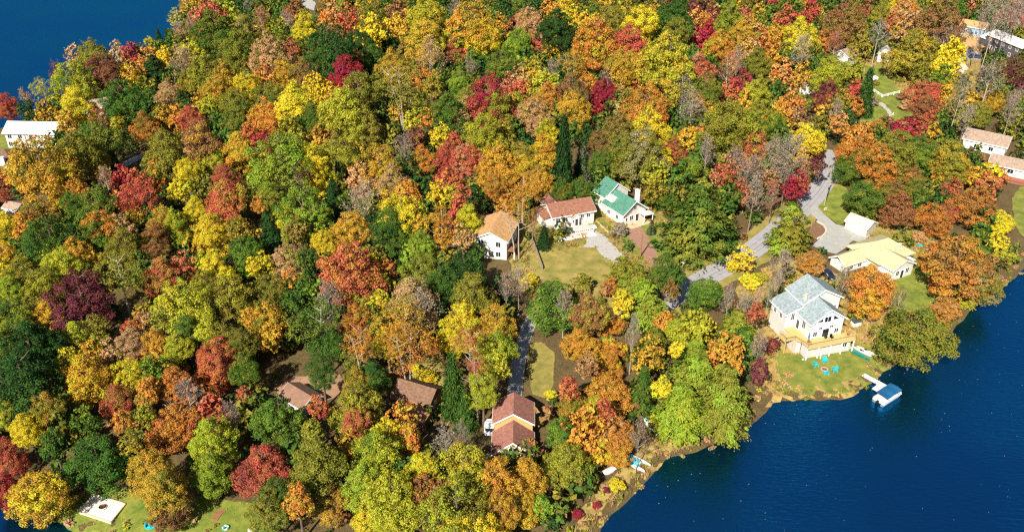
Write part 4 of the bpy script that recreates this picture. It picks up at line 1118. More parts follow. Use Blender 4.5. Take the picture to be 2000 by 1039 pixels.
# split-rail fence by the bare trunks above the lake house
a, b = at(1496, 548), at(1536, 560)
t = tag(empty('rail_fence', a, math.atan2(b.y - a.y, b.x - a.x)), 'weathered split-rail fence among bare trunks above the lake house', 'fence')
n = 4; L_ = (b - a).xy.length / n
for i in range(n + 1):
    boxo('fence_post', t, i * L_ - 0.09, i * L_ + 0.09, -0.09, 0.09, -0.4, 1.25, WOODBR)
    if i < n:
        for z_ in (0.35, 0.8): MB().bar((i * L_ + 0.1, 0.02, z_ + 0.03 * (-1) ** i), ((i + 1) * L_ - 0.1, -0.02, z_ - 0.03 * (-1) ** i), 0.1, 0.13).build('fence_rail', WOODOLD, t)
# low pale edging rail down the side of the green-roofed house's yard
a, b = at(1162, 430), at(1189, 456)
t = tag(empty('edging_rail', a, math.atan2(b.y - a.y, b.x - a.x)), 'low pale timber edging between the gravel drive and the green-roofed house', 'edging')
n = 5; L_ = (b - a).xy.length / n
for i in range(n): boxo('edge_timber', t, i * L_ + 0.02, (i + 1) * L_ - 0.02, -0.12, 0.12, -0.3, 0.3, MATS['pale_timber'])
TREE_DATA = """
@0 0 2.968
1215 25 85 40 rt M
1020 105 40 55 vt M
1110 150 55 60 tr N
1255 160 115 120 el M
1330 60 70 50 vl M
1440 30 45 50 nt N
1430 140 80 60 gt M
1400 250 105 90 le M
1040 180 50 60 tn N
870 235 30 30 vt M
920 215 24 45 dd S
970 215 26 42 dd S
1120 260 70 45 vy M
1060 330 90 70 tn N
770 280 60 40 cr M
690 290 60 50 tg M
530 270 95 55 og M
450 320 65 55 to M
612 410 98 120 bp M
430 430 102 95 ve M
330 440 50 90 pn N
240 510 60 70 vl W
150 580 50 70 to N
40 620 60 90 rc M
460 580 98 90 yv M
760 400 75 60 gy M
880 320 70 50 og M
895 410 90 95 dd P
960 310 50 50 yg M
730 560 122 130 ed M
1200 360 100 60 gv M
1300 400 90 60 gl M
1090 490 70 100 lg M
1150 500 55 85 bg M
970 530 72 80 tl M
1250 520 82 110 gl M
1420 460 80 60 ym M
1380 560 90 60 lb M
880 610 80 45 ed M
850 720 82 90 or M
950 650 62 62 gl M
1040 650 70 60 og M
1115 680 72 82 rc M
1380 660 92 100 gy M
1220 610 50 70 vg M
600 750 112 90 el M
590 660 65 40 br M
680 690 40 40 vg M
640 890 36 85 dd S
400 690 70 60 gt M
240 890 165 130 gy M
440 850 130 115 go M
560 900 62 80 gl M
360 980 100 70 gy M
170 662 30 22 yg B
960 850 120 110 gl M
1100 830 100 80 tg M
1230 890 82 75 vm M
1090 960 80 65 yg M
1160 860 62 52 og M
1180 740 120 62 bg M
1390 850 95 100 gb M
1440 770 52 60 ro M
1310 1000 82 62 rb M
720 990 82 55 cr M
800 1030 82 52 ro M
610 1000 62 42 tn N
900 950 52 62 og M
@500 0 2.968
30 110 60 80 rt N
90 160 52 62 vg M
230 50 62 62 br M
285 160 72 110 yy M
180 120 52 62 nt N
90 260 112 82 tb M
210 270 62 62 br M
420 200 132 72 de M
590 230 82 62 de M
660 190 42 42 em M
770 225 62 52 dd M
530 80 72 52 ro M
430 60 72 52 ot M
700 60 92 62 lg M
830 40 72 52 bo M
660 135 92 40 yg M
820 120 82 48 gy M
1000 60 112 72 vg M
1260 70 122 82 gl M
1160 40 62 62 nt N
1315 212 92 112 yy M
1430 60 52 62 de M
1400 130 62 52 gb M
1140 210 72 52 vl M
980 170 102 62 go M
870 170 52 52 gl M
960 240 42 32 cr M
1010 310 92 92 tb N
1150 290 62 85 rb M
870 240 62 42 lb M
1240 380 52 52 nt N
1420 320 92 62 el M
515 390 98 78 cc M
410 310 92 62 el M
360 265 56 32 og M
570 290 52 32 ro M
680 330 72 82 ed M
800 330 92 62 gy M
290 390 82 62 bl M
180 390 82 72 gl M
50 420 72 52 or M
30 350 62 42 lb M
350 470 82 56 yg M
440 520 62 42 og M
600 470 112 62 lb M
230 540 122 92 yv M
80 530 92 72 gy M
60 640 92 82 og M
200 660 62 62 og M
520 580 132 92 vl M
620 680 102 82 lv M
850 460 145 112 lg W
960 430 62 62 ob M
1040 480 62 72 lg M
1190 470 72 82 me M
1350 490 122 72 cr M
1460 480 52 62 rt M
1100 600 102 72 el M
1230 580 72 72 lt M
990 690 62 62 or M
900 700 52 62 vy M
960 570 62 52 ve M
1400 600 102 92 lv M
1190 690 62 62 tb M
1330 720 112 72 vl M
1440 760 62 62 lg M
1080 770 62 62 yv M
1150 790 42 42 ro M
330 660 92 72 el M
40 800 82 52 cr M
200 720 82 52 lv M
510 750 82 112 bp M
440 700 62 62 bl M
150 850 152 112 my M
380 780 62 62 gb M
330 900 112 82 yv M
470 870 102 112 lv M
60 960 62 72 vm M
250 990 82 52 bn N
350 990 82 62 yv M
710 915 112 102 gl M
610 980 82 52 to M
780 1000 82 62 tg M
860 860 82 112 np N
970 920 82 102 og M
1100 900 82 92 rc M
1230 930 92 112 rt M
1100 1020 82 52 ro M
1400 920 112 112 go M
920 790 62 72 bp M
@1000 0 2.968
1480 900 60 80 nt N
1300 900 60 70 nb N
1440 1010 60 70 tn N
30 40 52 52 el M
150 25 62 42 dd M
100 110 72 82 tg M
40 100 42 42 pr M
268 150 112 122 de M
210 40 62 52 og M
330 40 62 52 yo M
30 260 72 112 me M
140 270 52 72 rb M
230 270 56 62 gy M
500 180 132 102 og M
420 110 62 52 gy M
560 60 92 52 lg M
740 90 92 62 yg M
950 50 92 62 ed M
1060 90 72 52 ot M
1180 90 62 52 ot M
1130 25 72 32 pr M
1260 50 82 62 lm M
1340 70 62 42 rt M
1430 70 62 62 gl M
690 190 92 62 rc M
820 140 52 52 lg M
920 110 62 42 vl M
1120 180 68 62 cc M
1340 150 82 72 gy M
950 160 82 62 og M
910 270 152 92 vg M
1200 220 82 62 ob M
350 340 82 62 gy W
520 310 82 62 el M
660 350 102 72 gy M
640 250 62 52 gl M
1160 290 42 52 yv M
1430 220 62 72 ro M
1390 180 72 62 tg M
1420 320 82 62 gl M
1060 370 102 72 rt M
1260 380 82 72 rn N
1310 350 52 92 nt N
240 380 62 42 nt N
560 410 62 42 nt N
120 390 82 52 gl M
50 430 72 52 tl M
180 440 82 42 vl M
50 500 62 52 ro M
440 460 72 42 og M
745 420 72 52 rc M
640 440 52 52 to M
535 550 72 112 cp M
200 540 82 82 ob M
350 500 92 82 bg M
360 630 92 122 gb M
130 640 92 82 tg M
30 590 52 72 vl M
770 560 122 95 og M
790 690 112 82 yv M
870 480 72 62 lg M
990 480 82 72 nt N
1110 480 92 62 le M
1250 530 64 64 ro M
1340 440 72 38 cr M
1410 510 82 82 vl M
640 560 52 72 lt M
620 720 102 82 lb M
1040 620 82 112 nl W
1080 545 52 28 or M
1250 650 142 92 lv M
1420 640 72 72 lv M
1140 640 62 62 gl M
1400 830 92 82 ro M
1300 760 82 72 nl N
1030 790 62 72 gy M
1100 760 52 52 ot M
840 880 82 82 yl M
830 975 72 62 vl M
940 860 72 82 rb M
760 780 122 62 ln M
640 850 102 92 le M
500 820 62 82 bo M
1020 970 62 82 me M
1130 880 62 102 nl N
1230 960 72 62 rt M
1370 960 102 82 nr N
300 900 72 220 dd S
410 930 62 130 dn S
510 930 62 82 el M
200 760 62 82 yg M
170 870 92 102 gy M
60 880 82 82 lg M
50 960 72 82 go M
150 1010 82 62 gb M
570 930 52 92 bl M
@1500 0 2.968
420 690 50 44 ot M
400 620 44 50 nt N
430 560 50 50 lg M
40 860 60 80 nt N
110 1000 60 60 nb N
200 940 56 60 tn N
20 1020 50 50 bt M
610 590 36 30 nt B
690 690 46 28 bt B
800 610 44 34 tl B
640 720 40 28 ol B
770 560 30 24 bn B
620 480 26 22 lt B
40 60 72 62 el M
110 90 72 62 rb M
240 50 62 62 rc M
180 160 92 62 yv M
40 170 62 52 gl M
40 240 62 52 og M
320 230 62 62 ob M
440 90 102 92 bl M
340 130 42 62 ln M
390 240 62 62 rb N
200 260 82 62 nt N
560 50 62 62 br M
650 80 72 82 lv M
710 40 28 52 yv M
640 200 72 82 nl N
540 240 62 62 lg M
780 50 82 62 ot M
710 120 42 42 rb M
1010 60 122 92 bl M
840 110 82 52 to M
1030 190 72 72 nt N
830 310 132 155 lg E
940 190 32 62 ol M
1070 265 72 52 yy M
1020 360 62 52 yv M
1010 430 62 62 ev M
905 520 92 82 rb E
920 640 92 92 br E
810 715 92 48 cr E
90 390 72 62 ot M
190 420 62 62 gl M
350 350 92 52 vl M
490 380 62 62 vl M
370 430 62 72 nl N
340 560 72 112 pr E
500 520 52 62 rc M
490 620 62 72 or E
570 530 58 130 de S
130 580 72 62 ot M
60 650 72 62 go M
30 730 62 92 ev M
230 760 82 72 yv M
275 835 52 72 yg M
180 650 62 42 bt M
130 870 112 102 nt N
60 960 82 82 nt N
280 950 52 62 pb M
180 1015 62 42 cr M
540 740 92 42 ot M
730 800 112 62 lg M
510 860 112 102 oe E
480 970 92 92 el E
640 870 102 62 og M
880 830 92 72 el E
900 930 92 102 em E
790 980 92 82 bo E
640 980 82 82 el E
1060 870 102 72 og M
1070 960 102 92 go E
1260 990 62 62 yy E
1340 1000 52 42 og E
1030 540 62 62 gv M
1060 490 62 62 lg M
1110 560 62 122 nl N
1150 680 82 92 nv N
1280 570 72 92 go M
1220 660 62 82 lg M
1410 640 62 102 nt N
1440 560 52 62 nt N
1430 390 72 82 pr M
1280 400 102 62 nl N
1250 120 60 140 nt N
1320 100 60 150 nt N
1400 90 62 130 nr N
1460 60 52 130 nt N
1440 40 62 42 rn M
@0 350 2.968
20 100 32 52 rc M
30 280 85 115 yg M
30 420 72 72 gy M
20 500 62 62 yv M
210 170 102 72 or M
130 240 62 62 og M
360 90 82 82 gy M
450 40 62 52 og M
580 110 122 92 el M
430 140 72 82 em M
800 50 112 62 rc M
850 110 62 42 nt N
890 150 72 52 el M
290 280 132 92 ed M
550 300 92 82 em M
600 210 102 62 ot M
700 240 82 62 tg M
770 200 62 72 gl M
950 200 82 62 go M
1010 235 92 82 ve M
1130 170 72 82 yv M
1300 80 112 92 rt M
1340 180 52 42 ro M
1040 20 62 42 yv M
1240 260 102 82 yg M
1390 260 72 62 lg M
1410 410 102 102 em M
1460 500 42 52 yv M
720 340 112 72 lg M
900 300 72 72 bo M
900 400 72 72 bl M
440 380 92 72 go M
290 430 72 62 vy M
380 470 112 82 ve M
130 490 102 62 lv M
240 570 112 82 lv M
60 620 72 72 mv M
100 720 112 62 ev M
690 490 150 92 le W
480 640 152 142 pp M
960 520 112 92 rt M
1060 480 72 62 rt M
1180 470 62 62 vg M
1250 480 102 82 yv M
1060 680 152 122 vm M
1200 560 82 62 og M
1340 640 132 112 lv M
850 750 82 52 lg M
830 790 62 42 to M
760 850 52 52 ro M
760 900 82 62 to M
640 960 72 62 tl M
880 930 82 82 go M
1030 960 82 92 vm M
950 800 82 52 lt M
1100 830 92 62 el M
1200 860 62 82 vy M
1300 870 92 62 gl M
1270 960 112 82 ro M
1450 790 52 62 go M
1400 940 82 92 le M
270 740 82 72 gy M
180 920 162 130 de M
470 880 112 82 ve M
530 980 72 62 gy M
390 1010 62 52 yv M
30 980 52 72 ve M
560 820 62 52 lb M
@500 350 2.968
90 80 92 82 lm M
280 120 132 102 my M
180 190 82 62 yv M
450 100 68 105 dd P
80 300 85 125 dd P
230 270 72 62 lb M
20 150 42 62 og M
630 90 122 102 tn N
540 250 102 92 go M
400 370 72 92 yg M
560 430 162 92 ro M
690 460 62 52 yg M
760 490 52 42 ob M
180 450 92 92 tr M
190 570 62 62 ot M
40 480 62 62 yv M
300 450 62 72 el M
290 600 52 62 em M
640 560 102 62 ve M
620 640 82 62 vl M
720 690 62 62 vy M
420 640 112 52 nn N
70 600 102 72 le M
200 680 62 52 ed M
350 780 162 120 el W
60 790 112 112 go M
80 880 72 62 gl M
580 800 76 92 or M
600 920 102 72 og W
850 120 122 62 yg M
760 110 62 62 go M
930 160 72 52 vg M
790 280 112 132 ed M
810 220 62 52 pb M
680 210 52 52 dd M
1070 220 72 80 ot W
1080 320 62 72 og M
1190 330 62 72 tg M
1050 60 62 52 yg M
1140 70 62 52 vg M
1200 80 72 62 rp M
950 250 52 62 gv M
970 360 72 82 me M
960 480 102 62 lm M
1090 570 112 112 ed M
1200 470 122 82 de M
1240 230 82 102 vy M
910 620 132 72 tl M
960 690 102 62 nt N
830 760 162 92 go W
870 880 152 82 og W
760 900 82 72 yg M
1270 620 132 102 go M
1200 780 122 92 yv M
1390 790 112 92 gl M
1230 920 92 92 rt W
1150 870 82 72 yg M
1450 620 62 92 nt N
1390 930 112 82 ve M
1000 930 62 62 og M
1380 50 62 92 ob M
1440 150 52 62 og M
880 30 72 42 og M
420 920 92 92 ed M
560 990 62 42 le M
@1000 350 2.968
1260 640 46 46 nt N
1350 690 60 46 nt N
1430 660 44 56 tn N
1290 720 40 30 tl B
1200 640 36 28 lt B
1440 560 40 26 vl B
60 60 92 112 og W
30 180 52 72 og W
285 70 62 92 el E
400 60 62 82 el E
500 80 62 62 ed E
870 90 82 82 el E
820 40 62 52 lg M
1075 225 215 225 el P
1400 100 72 112 nt N
1330 80 52 82 rb M
120 230 42 62 on N
185 330 42 62 dd S
625 295 45 50 nt B
810 270 26 34 dn S
240 690 142 132 em E
40 600 72 102 nb N
300 730 62 102 nt N
450 730 102 92 bo M
575 620 50 60 or E
400 580 82 36 lt B
640 510 92 82 lm P
720 560 122 92 lm P
760 690 142 132 ml P
640 690 62 62 yv M
880 490 82 72 el M
940 560 62 72 ed M
920 650 42 82 bl M
1115 660 102 120 em E
890 810 72 62 og E
980 860 82 82 vm E
1115 860 68 62 gy E
820 930 92 92 le P
560 830 82 92 og E
580 970 72 72 oy E
400 930 102 92 go E
1300 820 122 82 lm P
1330 930 112 92 em P
1060 990 122 82 ml P
1410 760 52 52 rb M
1325 440 72 62 yg E
1280 500 34 46 yg E
1380 580 62 42 yv B
1440 950 62 82 nt N
950 970 42 42 yy M
110 570 50 30 yv B
700 900 62 122 nt N
@1500 350 2.968
60 560 44 60 nt N
15 620 40 50 nl N
130 270 128 150 lm P
90 480 82 82 ne N
250 480 76 82 ot E
590 640 136 162 og E
440 590 72 92 nl N
860 870 192 172 le E
770 660 62 52 ln N
1030 760 72 92 ot E
1100 470 182 170 ob E
960 230 92 112 ob E
1040 200 62 82 rb E
1190 150 122 142 ob E
1340 250 72 85 yy E
1330 370 62 72 yy E
770 150 102 92 br E
560 90 112 102 el E
740 40 92 52 lb E
860 60 62 82 le E
1060 50 62 62 rb E
1230 600 112 102 lt E
1000 590 82 52 ot B
30 90 62 82 rn N
140 30 52 42 cp M
10 960 52 62 pr E
870 330 50 36 to B
1380 450 60 50 vl B
1150 710 60 45 vl B
@0 690 2.978
150 90 175 130 de M
380 40 62 42 vl M
500 120 132 132 gy M
750 90 92 82 yv M
900 50 82 52 em M
60 330 82 92 vl M
280 300 92 102 lo M
160 420 92 102 yy M
310 530 72 102 ed M
40 600 92 132 rc E
30 800 82 132 cr E
220 800 162 142 gy E
680 250 92 102 rb M
720 380 62 62 ob M
580 620 172 200 ed E
860 200 72 72 og M
1010 130 92 72 or M
1000 400 142 132 or E
840 350 62 72 lv M
760 500 62 72 lg M
880 620 122 82 gl M
960 700 122 82 gb M
990 866 122 100 bl E
1240 460 122 112 vm M
1230 700 102 162 mv E
1420 90 82 102 ev M
1250 30 102 52 ro M
1100 220 112 92 np N
1330 300 62 52 np N
1420 220 42 42 rb M
500 350 72 62 ev M
@500 690 2.978
1430 640 80 62 og E
1560 640 60 60 go E
130 370 142 162 em M
45 620 150 120 rp E
120 800 102 102 el M
60 900 102 102 le M
330 460 62 82 lv M
365 630 162 182 go M
430 860 112 122 gb E
240 830 82 82 og M
360 290 62 62 ro M
580 370 82 72 rb M
580 260 142 112 lv M
580 140 82 72 lg M
690 110 82 82 ed M
720 540 152 132 ve M
760 400 72 52 yg M
640 700 122 102 mv M
900 500 72 112 ob M
800 800 162 152 vg M
680 900 112 82 yg E
760 980 112 62 vy E
960 650 92 82 yg M
970 740 82 62 bo M
1100 500 92 92 nl N
1200 430 52 62 nn N
1200 640 152 142 vg M
1180 800 182 102 lv M
1400 700 132 112 go M
1270 960 182 82 yy E
1420 900 102 122 gb M
1145 170 80 172 ed S
1220 320 68 112 ed S
1320 200 92 112 vm M
1280 60 62 82 ro W
1400 40 72 62 vl M
1000 130 62 45 yv B
930 85 42 32 yv B
380 60 82 62 ed M
@1000 690 2.978
80 740 112 152 go E
60 900 102 122 gy E
100 520 50 45 og E
170 900 72 92 me E
290 430 92 82 em E
310 600 132 112 lv E
330 180 62 62 ro M
350 300 82 102 lo E
290 330 32 30 rb B
560 60 82 82 oy E
570 220 122 112 og E
470 320 82 92 vg E
540 300 52 52 ro M
560 420 122 112 ot E
510 560 82 92 yv E
620 560 92 112 og E
740 470 72 102 bn N
760 210 82 152 el P
880 200 62 82 yg M
840 380 42 42 yy B
1080 110 172 132 ml P
980 310 160 175 mv P
1225 250 172 215 lm P
1440 120 52 102 pb E
440 60 62 72 bt M
225 235 40 28 yv B
380 925 36 26 cp B
492 880 26 22 cp B
548 792 22 18 pc B
610 750 50 36 yv B
"""
# ------------------------------------------------------------------ trees
PAL = {  # leaf colours (sRGB) and the word for each
    'y': ((214, 192, 40), 'bright yellow'), 'g': ((194, 154, 48), 'golden'), 'o': ((194, 132, 52), 'orange'), 'r': ((184, 98, 68), 'red'),
    'c': ((156, 46, 58), 'crimson'), 'p': ((108, 54, 62), 'maroon'), 'b': ((144, 102, 64), 'russet'), 't': ((190, 152, 106), 'tan'),
    'l': ((134, 130, 48), 'olive'), 'v': ((170, 170, 46), 'yellow-green'), 'e': ((80, 110, 42), 'green'), 'd': ((52, 80, 40), 'dark green'),
    'n': ((152, 138, 122), 'grey'), 'm': ((138, 160, 48), 'lime green')}


def foliage_mat(name, source):
    m = bpy.data.materials.new(name); m.use_nodes = True
    n = m.node_tree.nodes; L = m.node_tree.links; n.clear()
    out = n.new('ShaderNodeOutputMaterial')
    oi = n.new('ShaderNodeObjectInfo')
    if source == 'object':
        ca = oi.outputs['Color']
        ab = n.new('ShaderNodeAttribute'); ab.attribute_type = 'OBJECT'; ab.attribute_name = 'leaf_tone'
        cb = ab.outputs['Color']
        tc = n.new('ShaderNodeTexCoord'); vec = tc.outputs['Object']; nscale = 1.3
    else:
        aa = n.new('ShaderNodeAttribute'); aa.attribute_name = 'tone_a'; ca = aa.outputs['Color']
        ab = n.new('ShaderNodeAttribute'); ab.attribute_name = 'tone_b'; cb = ab.outputs['Color']
        ge = n.new('ShaderNodeNewGeometry'); vec = ge.outputs['Position']; nscale = 0.24
    at_c = n.new('ShaderNodeAttribute'); at_c.attribute_name = 'clump'
    at_l = n.new('ShaderNodeAttribute'); at_l.attribute_name = 'leaf'
    nz = n.new('ShaderNodeTexNoise'); nz.noise_dimensions = '4D'; nz.inputs['Scale'].default_value = nscale; nz.inputs['Detail'].default_value = 2
    L.new(vec, nz.inputs['Vector'])
    mw = n.new('ShaderNodeMath'); mw.operation = 'MULTIPLY'; mw.inputs[1].default_value = 90
    L.new(oi.outputs['Random'], mw.inputs[0]); L.new(mw.outputs[0], nz.inputs['W'])
    # how far towards the second tone: patches through the crown, whole sprays, single leaves
    m1 = n.new('ShaderNodeMath'); m1.operation = 'MULTIPLY_ADD'; m1.inputs[1].default_value = 3.2; m1.inputs[2].default_value = -1.9
    L.new(nz.outputs['Fac'], m1.inputs[0])
    m2 = n.new('ShaderNodeMath'); m2.operation = 'MULTIPLY_ADD'; m2.inputs[1].default_value = 0.55
    L.new(at_c.outputs['Fac'], m2.inputs[0]); L.new(m1.outputs[0], m2.inputs[2])
    m3 = n.new('ShaderNodeMath'); m3.operation = 'MULTIPLY_ADD'; m3.inputs[1].default_value = 0.35; m3.use_clamp = True
    L.new(at_l.outputs['Fac'], m3.inputs[0]); L.new(m2.outputs[0], m3.inputs[2])
    mx = n.new('ShaderNodeMix'); mx.data_type = 'RGBA'
    L.new(m3.outputs[0], mx.inputs[0]); L.new(ca, mx.inputs[6]); L.new(cb, mx.inputs[7])
    hs = n.new('ShaderNodeHueSaturation')
    hv = n.new('ShaderNodeMapRange'); hv.inputs[3].default_value = 0.485; hv.inputs[4].default_value = 0.515
    L.new(at_c.outputs['Fac'], hv.inputs[0]); L.new(hv.outputs[0], hs.inputs['Hue'])
    vv = n.new('ShaderNodeMapRange'); vv.inputs[3].default_value = 0.7; vv.inputs[4].default_value = 1.2
    L.new(at_l.outputs['Fac'], vv.inputs[0]); L.new(vv.outputs[0], hs.inputs['Value'])
    hs.inputs['Saturation'].default_value = 0.98
    L.new(mx.outputs[2], hs.inputs['Color'])
    d = n.new('ShaderNodeBsdfDiffuse'); L.new(hs.outputs[0], d.inputs[0])
    t = n.new('ShaderNodeBsdfTranslucent'); L.new(hs.outputs[0], t.inputs[0])
    ms = n.new('ShaderNodeMixShader'); ms.inputs[0].default_value = 0.22
    L.new(d.outputs[0], ms.inputs[1]); L.new(t.outputs[0], ms.inputs[2]); L.new(ms.outputs[0], out.inputs[0])
    return m


LEAF = foliage_mat('leaves', 'object')
LEAF_MASS = foliage_mat('leaves_of_the_wood', 'mesh')
BARK = mat('bark', (104, 88, 74), rough=0.95, var=0.35, scale=5, bump=0.6, bscale=14)
BARK_PALE = mat('pale_bark', (164, 152, 136), rough=0.9, var=0.3, scale=4, bump=0.4, bscale=12)
BARK_GREY = mat('grey_bark', (134, 120, 108), rough=0.95, var=0.25, scale=5)


def unit(a): return a / np.maximum(np.linalg.norm(a, axis=-1, keepdims=True), 1e-9)


def leaf_quads(c, nrm, size, aspect, rg, along=None):
    """rhombic sprays of leaves: centres, normals, half lengths -> verts, quads"""
    n = len(c)
    t = rg.normal(size=(n, 3)) if along is None else along + rg.normal(size=(n, 3)) * 0.35
    t = unit(t - nrm * np.sum(t * nrm, 1, keepdims=True)); b = np.cross(nrm, t)
    s = size[:, None]
    droop = nrm * s * 0.18
    v = np.stack([c + t * s - droop, c + b * s * aspect + droop, c - t * s - droop, c - b * s * aspect + droop], 1)
    return v.reshape(-1, 3), np.arange(n * 4).reshape(n, 4)


def broad_crown(seed, nl=165, per=125, size=(0.015, 0.035), sparse=0.0, lobe=(0.075, 0.19), nsub=7, jag=0.26):
    """a broadleaf crown in about a unit sphere: several heads of different size, each of many sprays with gaps between"""
    rg = np.random.default_rng(seed)
    sub = [(np.array([rg.uniform(-0.1, 0.1), rg.uniform(-0.1, 0.1), 0.34]), rg.uniform(0.48, 0.6))]
    a0 = rg.uniform(0, 6.28)
    for k in range(nsub - 1):
        a = a0 + 2 * PI * k / (nsub - 1) + rg.uniform(-0.45, 0.45)
        rr = rg.uniform(0.36, 0.55)
        sub.append((np.array([math.cos(a) * (0.96 - rr) * rg.uniform(0.75, 1.1), math.sin(a) * (0.96 - rr) * rg.uniform(0.75, 1.1), rg.uniform(-0.5, 0.28)]), rr))
    sub.append((np.array([0, 0, -0.45]), 0.5))
    area = sum(r * r for _, r in sub)
    cen, dirs = [], []
    for ctr, r in sub:
        m = int(nl * 1.5 * r * r / area) + 3
        i = np.arange(m) + 0.5
        ph = np.arccos(1 - 1.75 * i / m); th = PI * (1 + 5 ** 0.5) * i + rg.uniform(0, 6.28)
        d = unit(np.stack([np.sin(ph) * np.cos(th), np.sin(ph) * np.sin(th), np.cos(ph)], 1) + rg.normal(size=(m, 3)) * 0.2)
        p = ctr + d * (r * (0.82 + rg.uniform(-jag, jag, (m, 1))))
        keep = np.ones(m, bool)
        for c2, r2_ in sub:
            if c2 is not ctr: keep &= np.linalg.norm(p - c2, axis=1) > r2_ * 0.72
        cen.append(p[keep]); dirs.append(unit(0.6 * d[keep] + 0.6 * unit(p[keep])))
    cen = [np.concatenate(cen)]; dirs = [np.concatenate(dirs)]
    tp = 1 - 0.30 * np.clip(cen[0][:, 2:3], 0, 1) ** 1.5
    cen[0][:, :2] *= tp
    inner = unit(rg.normal(size=(nl // 6, 3))) * rg.uniform(0.1, 0.5, (nl // 6, 1))
    cen = np.concatenate(cen + [inner]); d = np.concatenate(dirs + [unit(inner)])
    lr = rg.uniform(lobe[0], lobe[1], len(cen)) * rg.uniform(0.85, 1.2, len(cen))
    C_, N_, S_, K_ = [], [], [], []
    for k in range(len(cen)):
        m = max(5, int(per * (lr[k] / 0.16) ** 2 * (1 - sparse) * rg.uniform(0.55, 1.25)))
        p = unit(rg.normal(size=(m, 3)) + d[k] * 1.0 + np.array([0, 0, 0.45]))
        rad = lr[k] * (0.55 + 0.6 * rg.random((m, 1)) ** 0.7) * np.array([[1.15, 1.15, 0.78]])
        C_.append(cen[k] + p * rad)
        N_.append(unit(p + rg.normal(size=(m, 3)) * 0.6 + np.array([0, 0, 0.3])))
        S_.append(rg.uniform(size[0], size[1], m)); K_.append(np.full(m, rg.random()))
    # stray twigs that stick out of the outline
    m = nl * 2
    j = rg.integers(0, len(cen), m)
    C_.append(cen[j] + unit(d[j] + rg.normal(size=(m, 3)) * 0.5) * (lr[j] * rg.uniform(1.1, 1.7, m))[:, None])
    N_.append(unit(rg.normal(size=(m, 3)) + np.array([0, 0, 0.5]))); S_.append(rg.uniform(size[0] * 0.7, size[1] * 0.8, m)); K_.append(rg.random(m))
    c = np.concatenate(C_); n = np.concatenate(N_); s = np.concatenate(S_); kk = np.concatenate(K_)
    v, q = leaf_quads(c, n, s, 0.62, rg)
    return v, q, kk, rg.random(len(q))


def pine_crown(seed, layers=10, narrow=False):
    """whorls of flat, upswept plumes: broad for a white pine, a spire for a spruce (unit radius, z from -1 to 1)"""
    rg = np.random.default_rng(seed)
    C_, N_, S_, K_, A_ = [], [], [], [], []
    if narrow: layers = 20
    for i in range(layers):
        t = (i + 0.4) / layers
        z0 = -1 + 2 * t
        if narrow: R = (1 - t) ** 0.85 * 0.98 + 0.03
        else: R = 0.98 * (1 - max(0, (t - 0.12) / 0.9) ** 1.35) * (0.75 + 0.25 * min(1, t / 0.15)) + 0.04
        nb = max(4, int((8 if not narrow else 13) * R + 3))
        a0 = rg.uniform(0, 6.28)
        for j in range(nb):
            a = a0 + 2 * PI * j / nb + rg.uniform(-0.25, 0.25)
            r = R * rg.uniform(0.62, 1.12)
            z = z0 + (rg.uniform(-0.045, 0.045) if not narrow else 0)
            dr = np.array([math.cos(a), math.sin(a), 0])
            droop = -0.16 * r if narrow else 0.02 * r
            steps = max(2, int(r * (4.6 if not narrow else 8)))
            kl = rg.random()
            for u in range(steps):
                f = (u + 0.95) / steps
                if f < 0.3 and r > 0.45: continue
                side = np.array([-dr[1], dr[0], 0]) * rg.uniform(-0.12, 0.12) * (1.4 if not narrow else 0.5)
                ctr = dr * r * f + side + np.array([0, 0, z + droop * f + rg.uniform(-0.025, 0.025)])
                m = 90 if not narrow else 16
                wd = (0.105 if narrow else 0.078) + 0.03 * (1 - f)
                off = rg.normal(size=(m, 3)) * np.array([wd, wd, 0.014 if not narrow else 0.05])
                if not narrow: off[:, 2] -= 3.2 * (off[:, 0] ** 2 + off[:, 1] ** 2)
                C_.append(ctr + off)
                N_.append(unit(np.array([0, 0, 1.0]) + rg.normal(size=(m, 3)) * (0.5 if narrow else 0.38) + dr * (0.35 if narrow else 0.5)))
                A_.append(np.repeat((dr + np.array([0, 0, 0.25 if not narrow else -0.3]))[None], m, 0))
                S_.append(rg.uniform(0.03, 0.06, m) if not narrow else rg.uniform(0.05, 0.095, m)); K_.append(np.full(m, 0.6 * kl + 0.4 * f))
    c = np.concatenate(C_); n = np.concatenate(N_); s = np.concatenate(S_); kk = np.concatenate(K_); al = np.concatenate(A_)
    v, q = leaf_quads(c, n, s, 0.38, rg, al)
    return v, q, kk, rg.random(len(q))


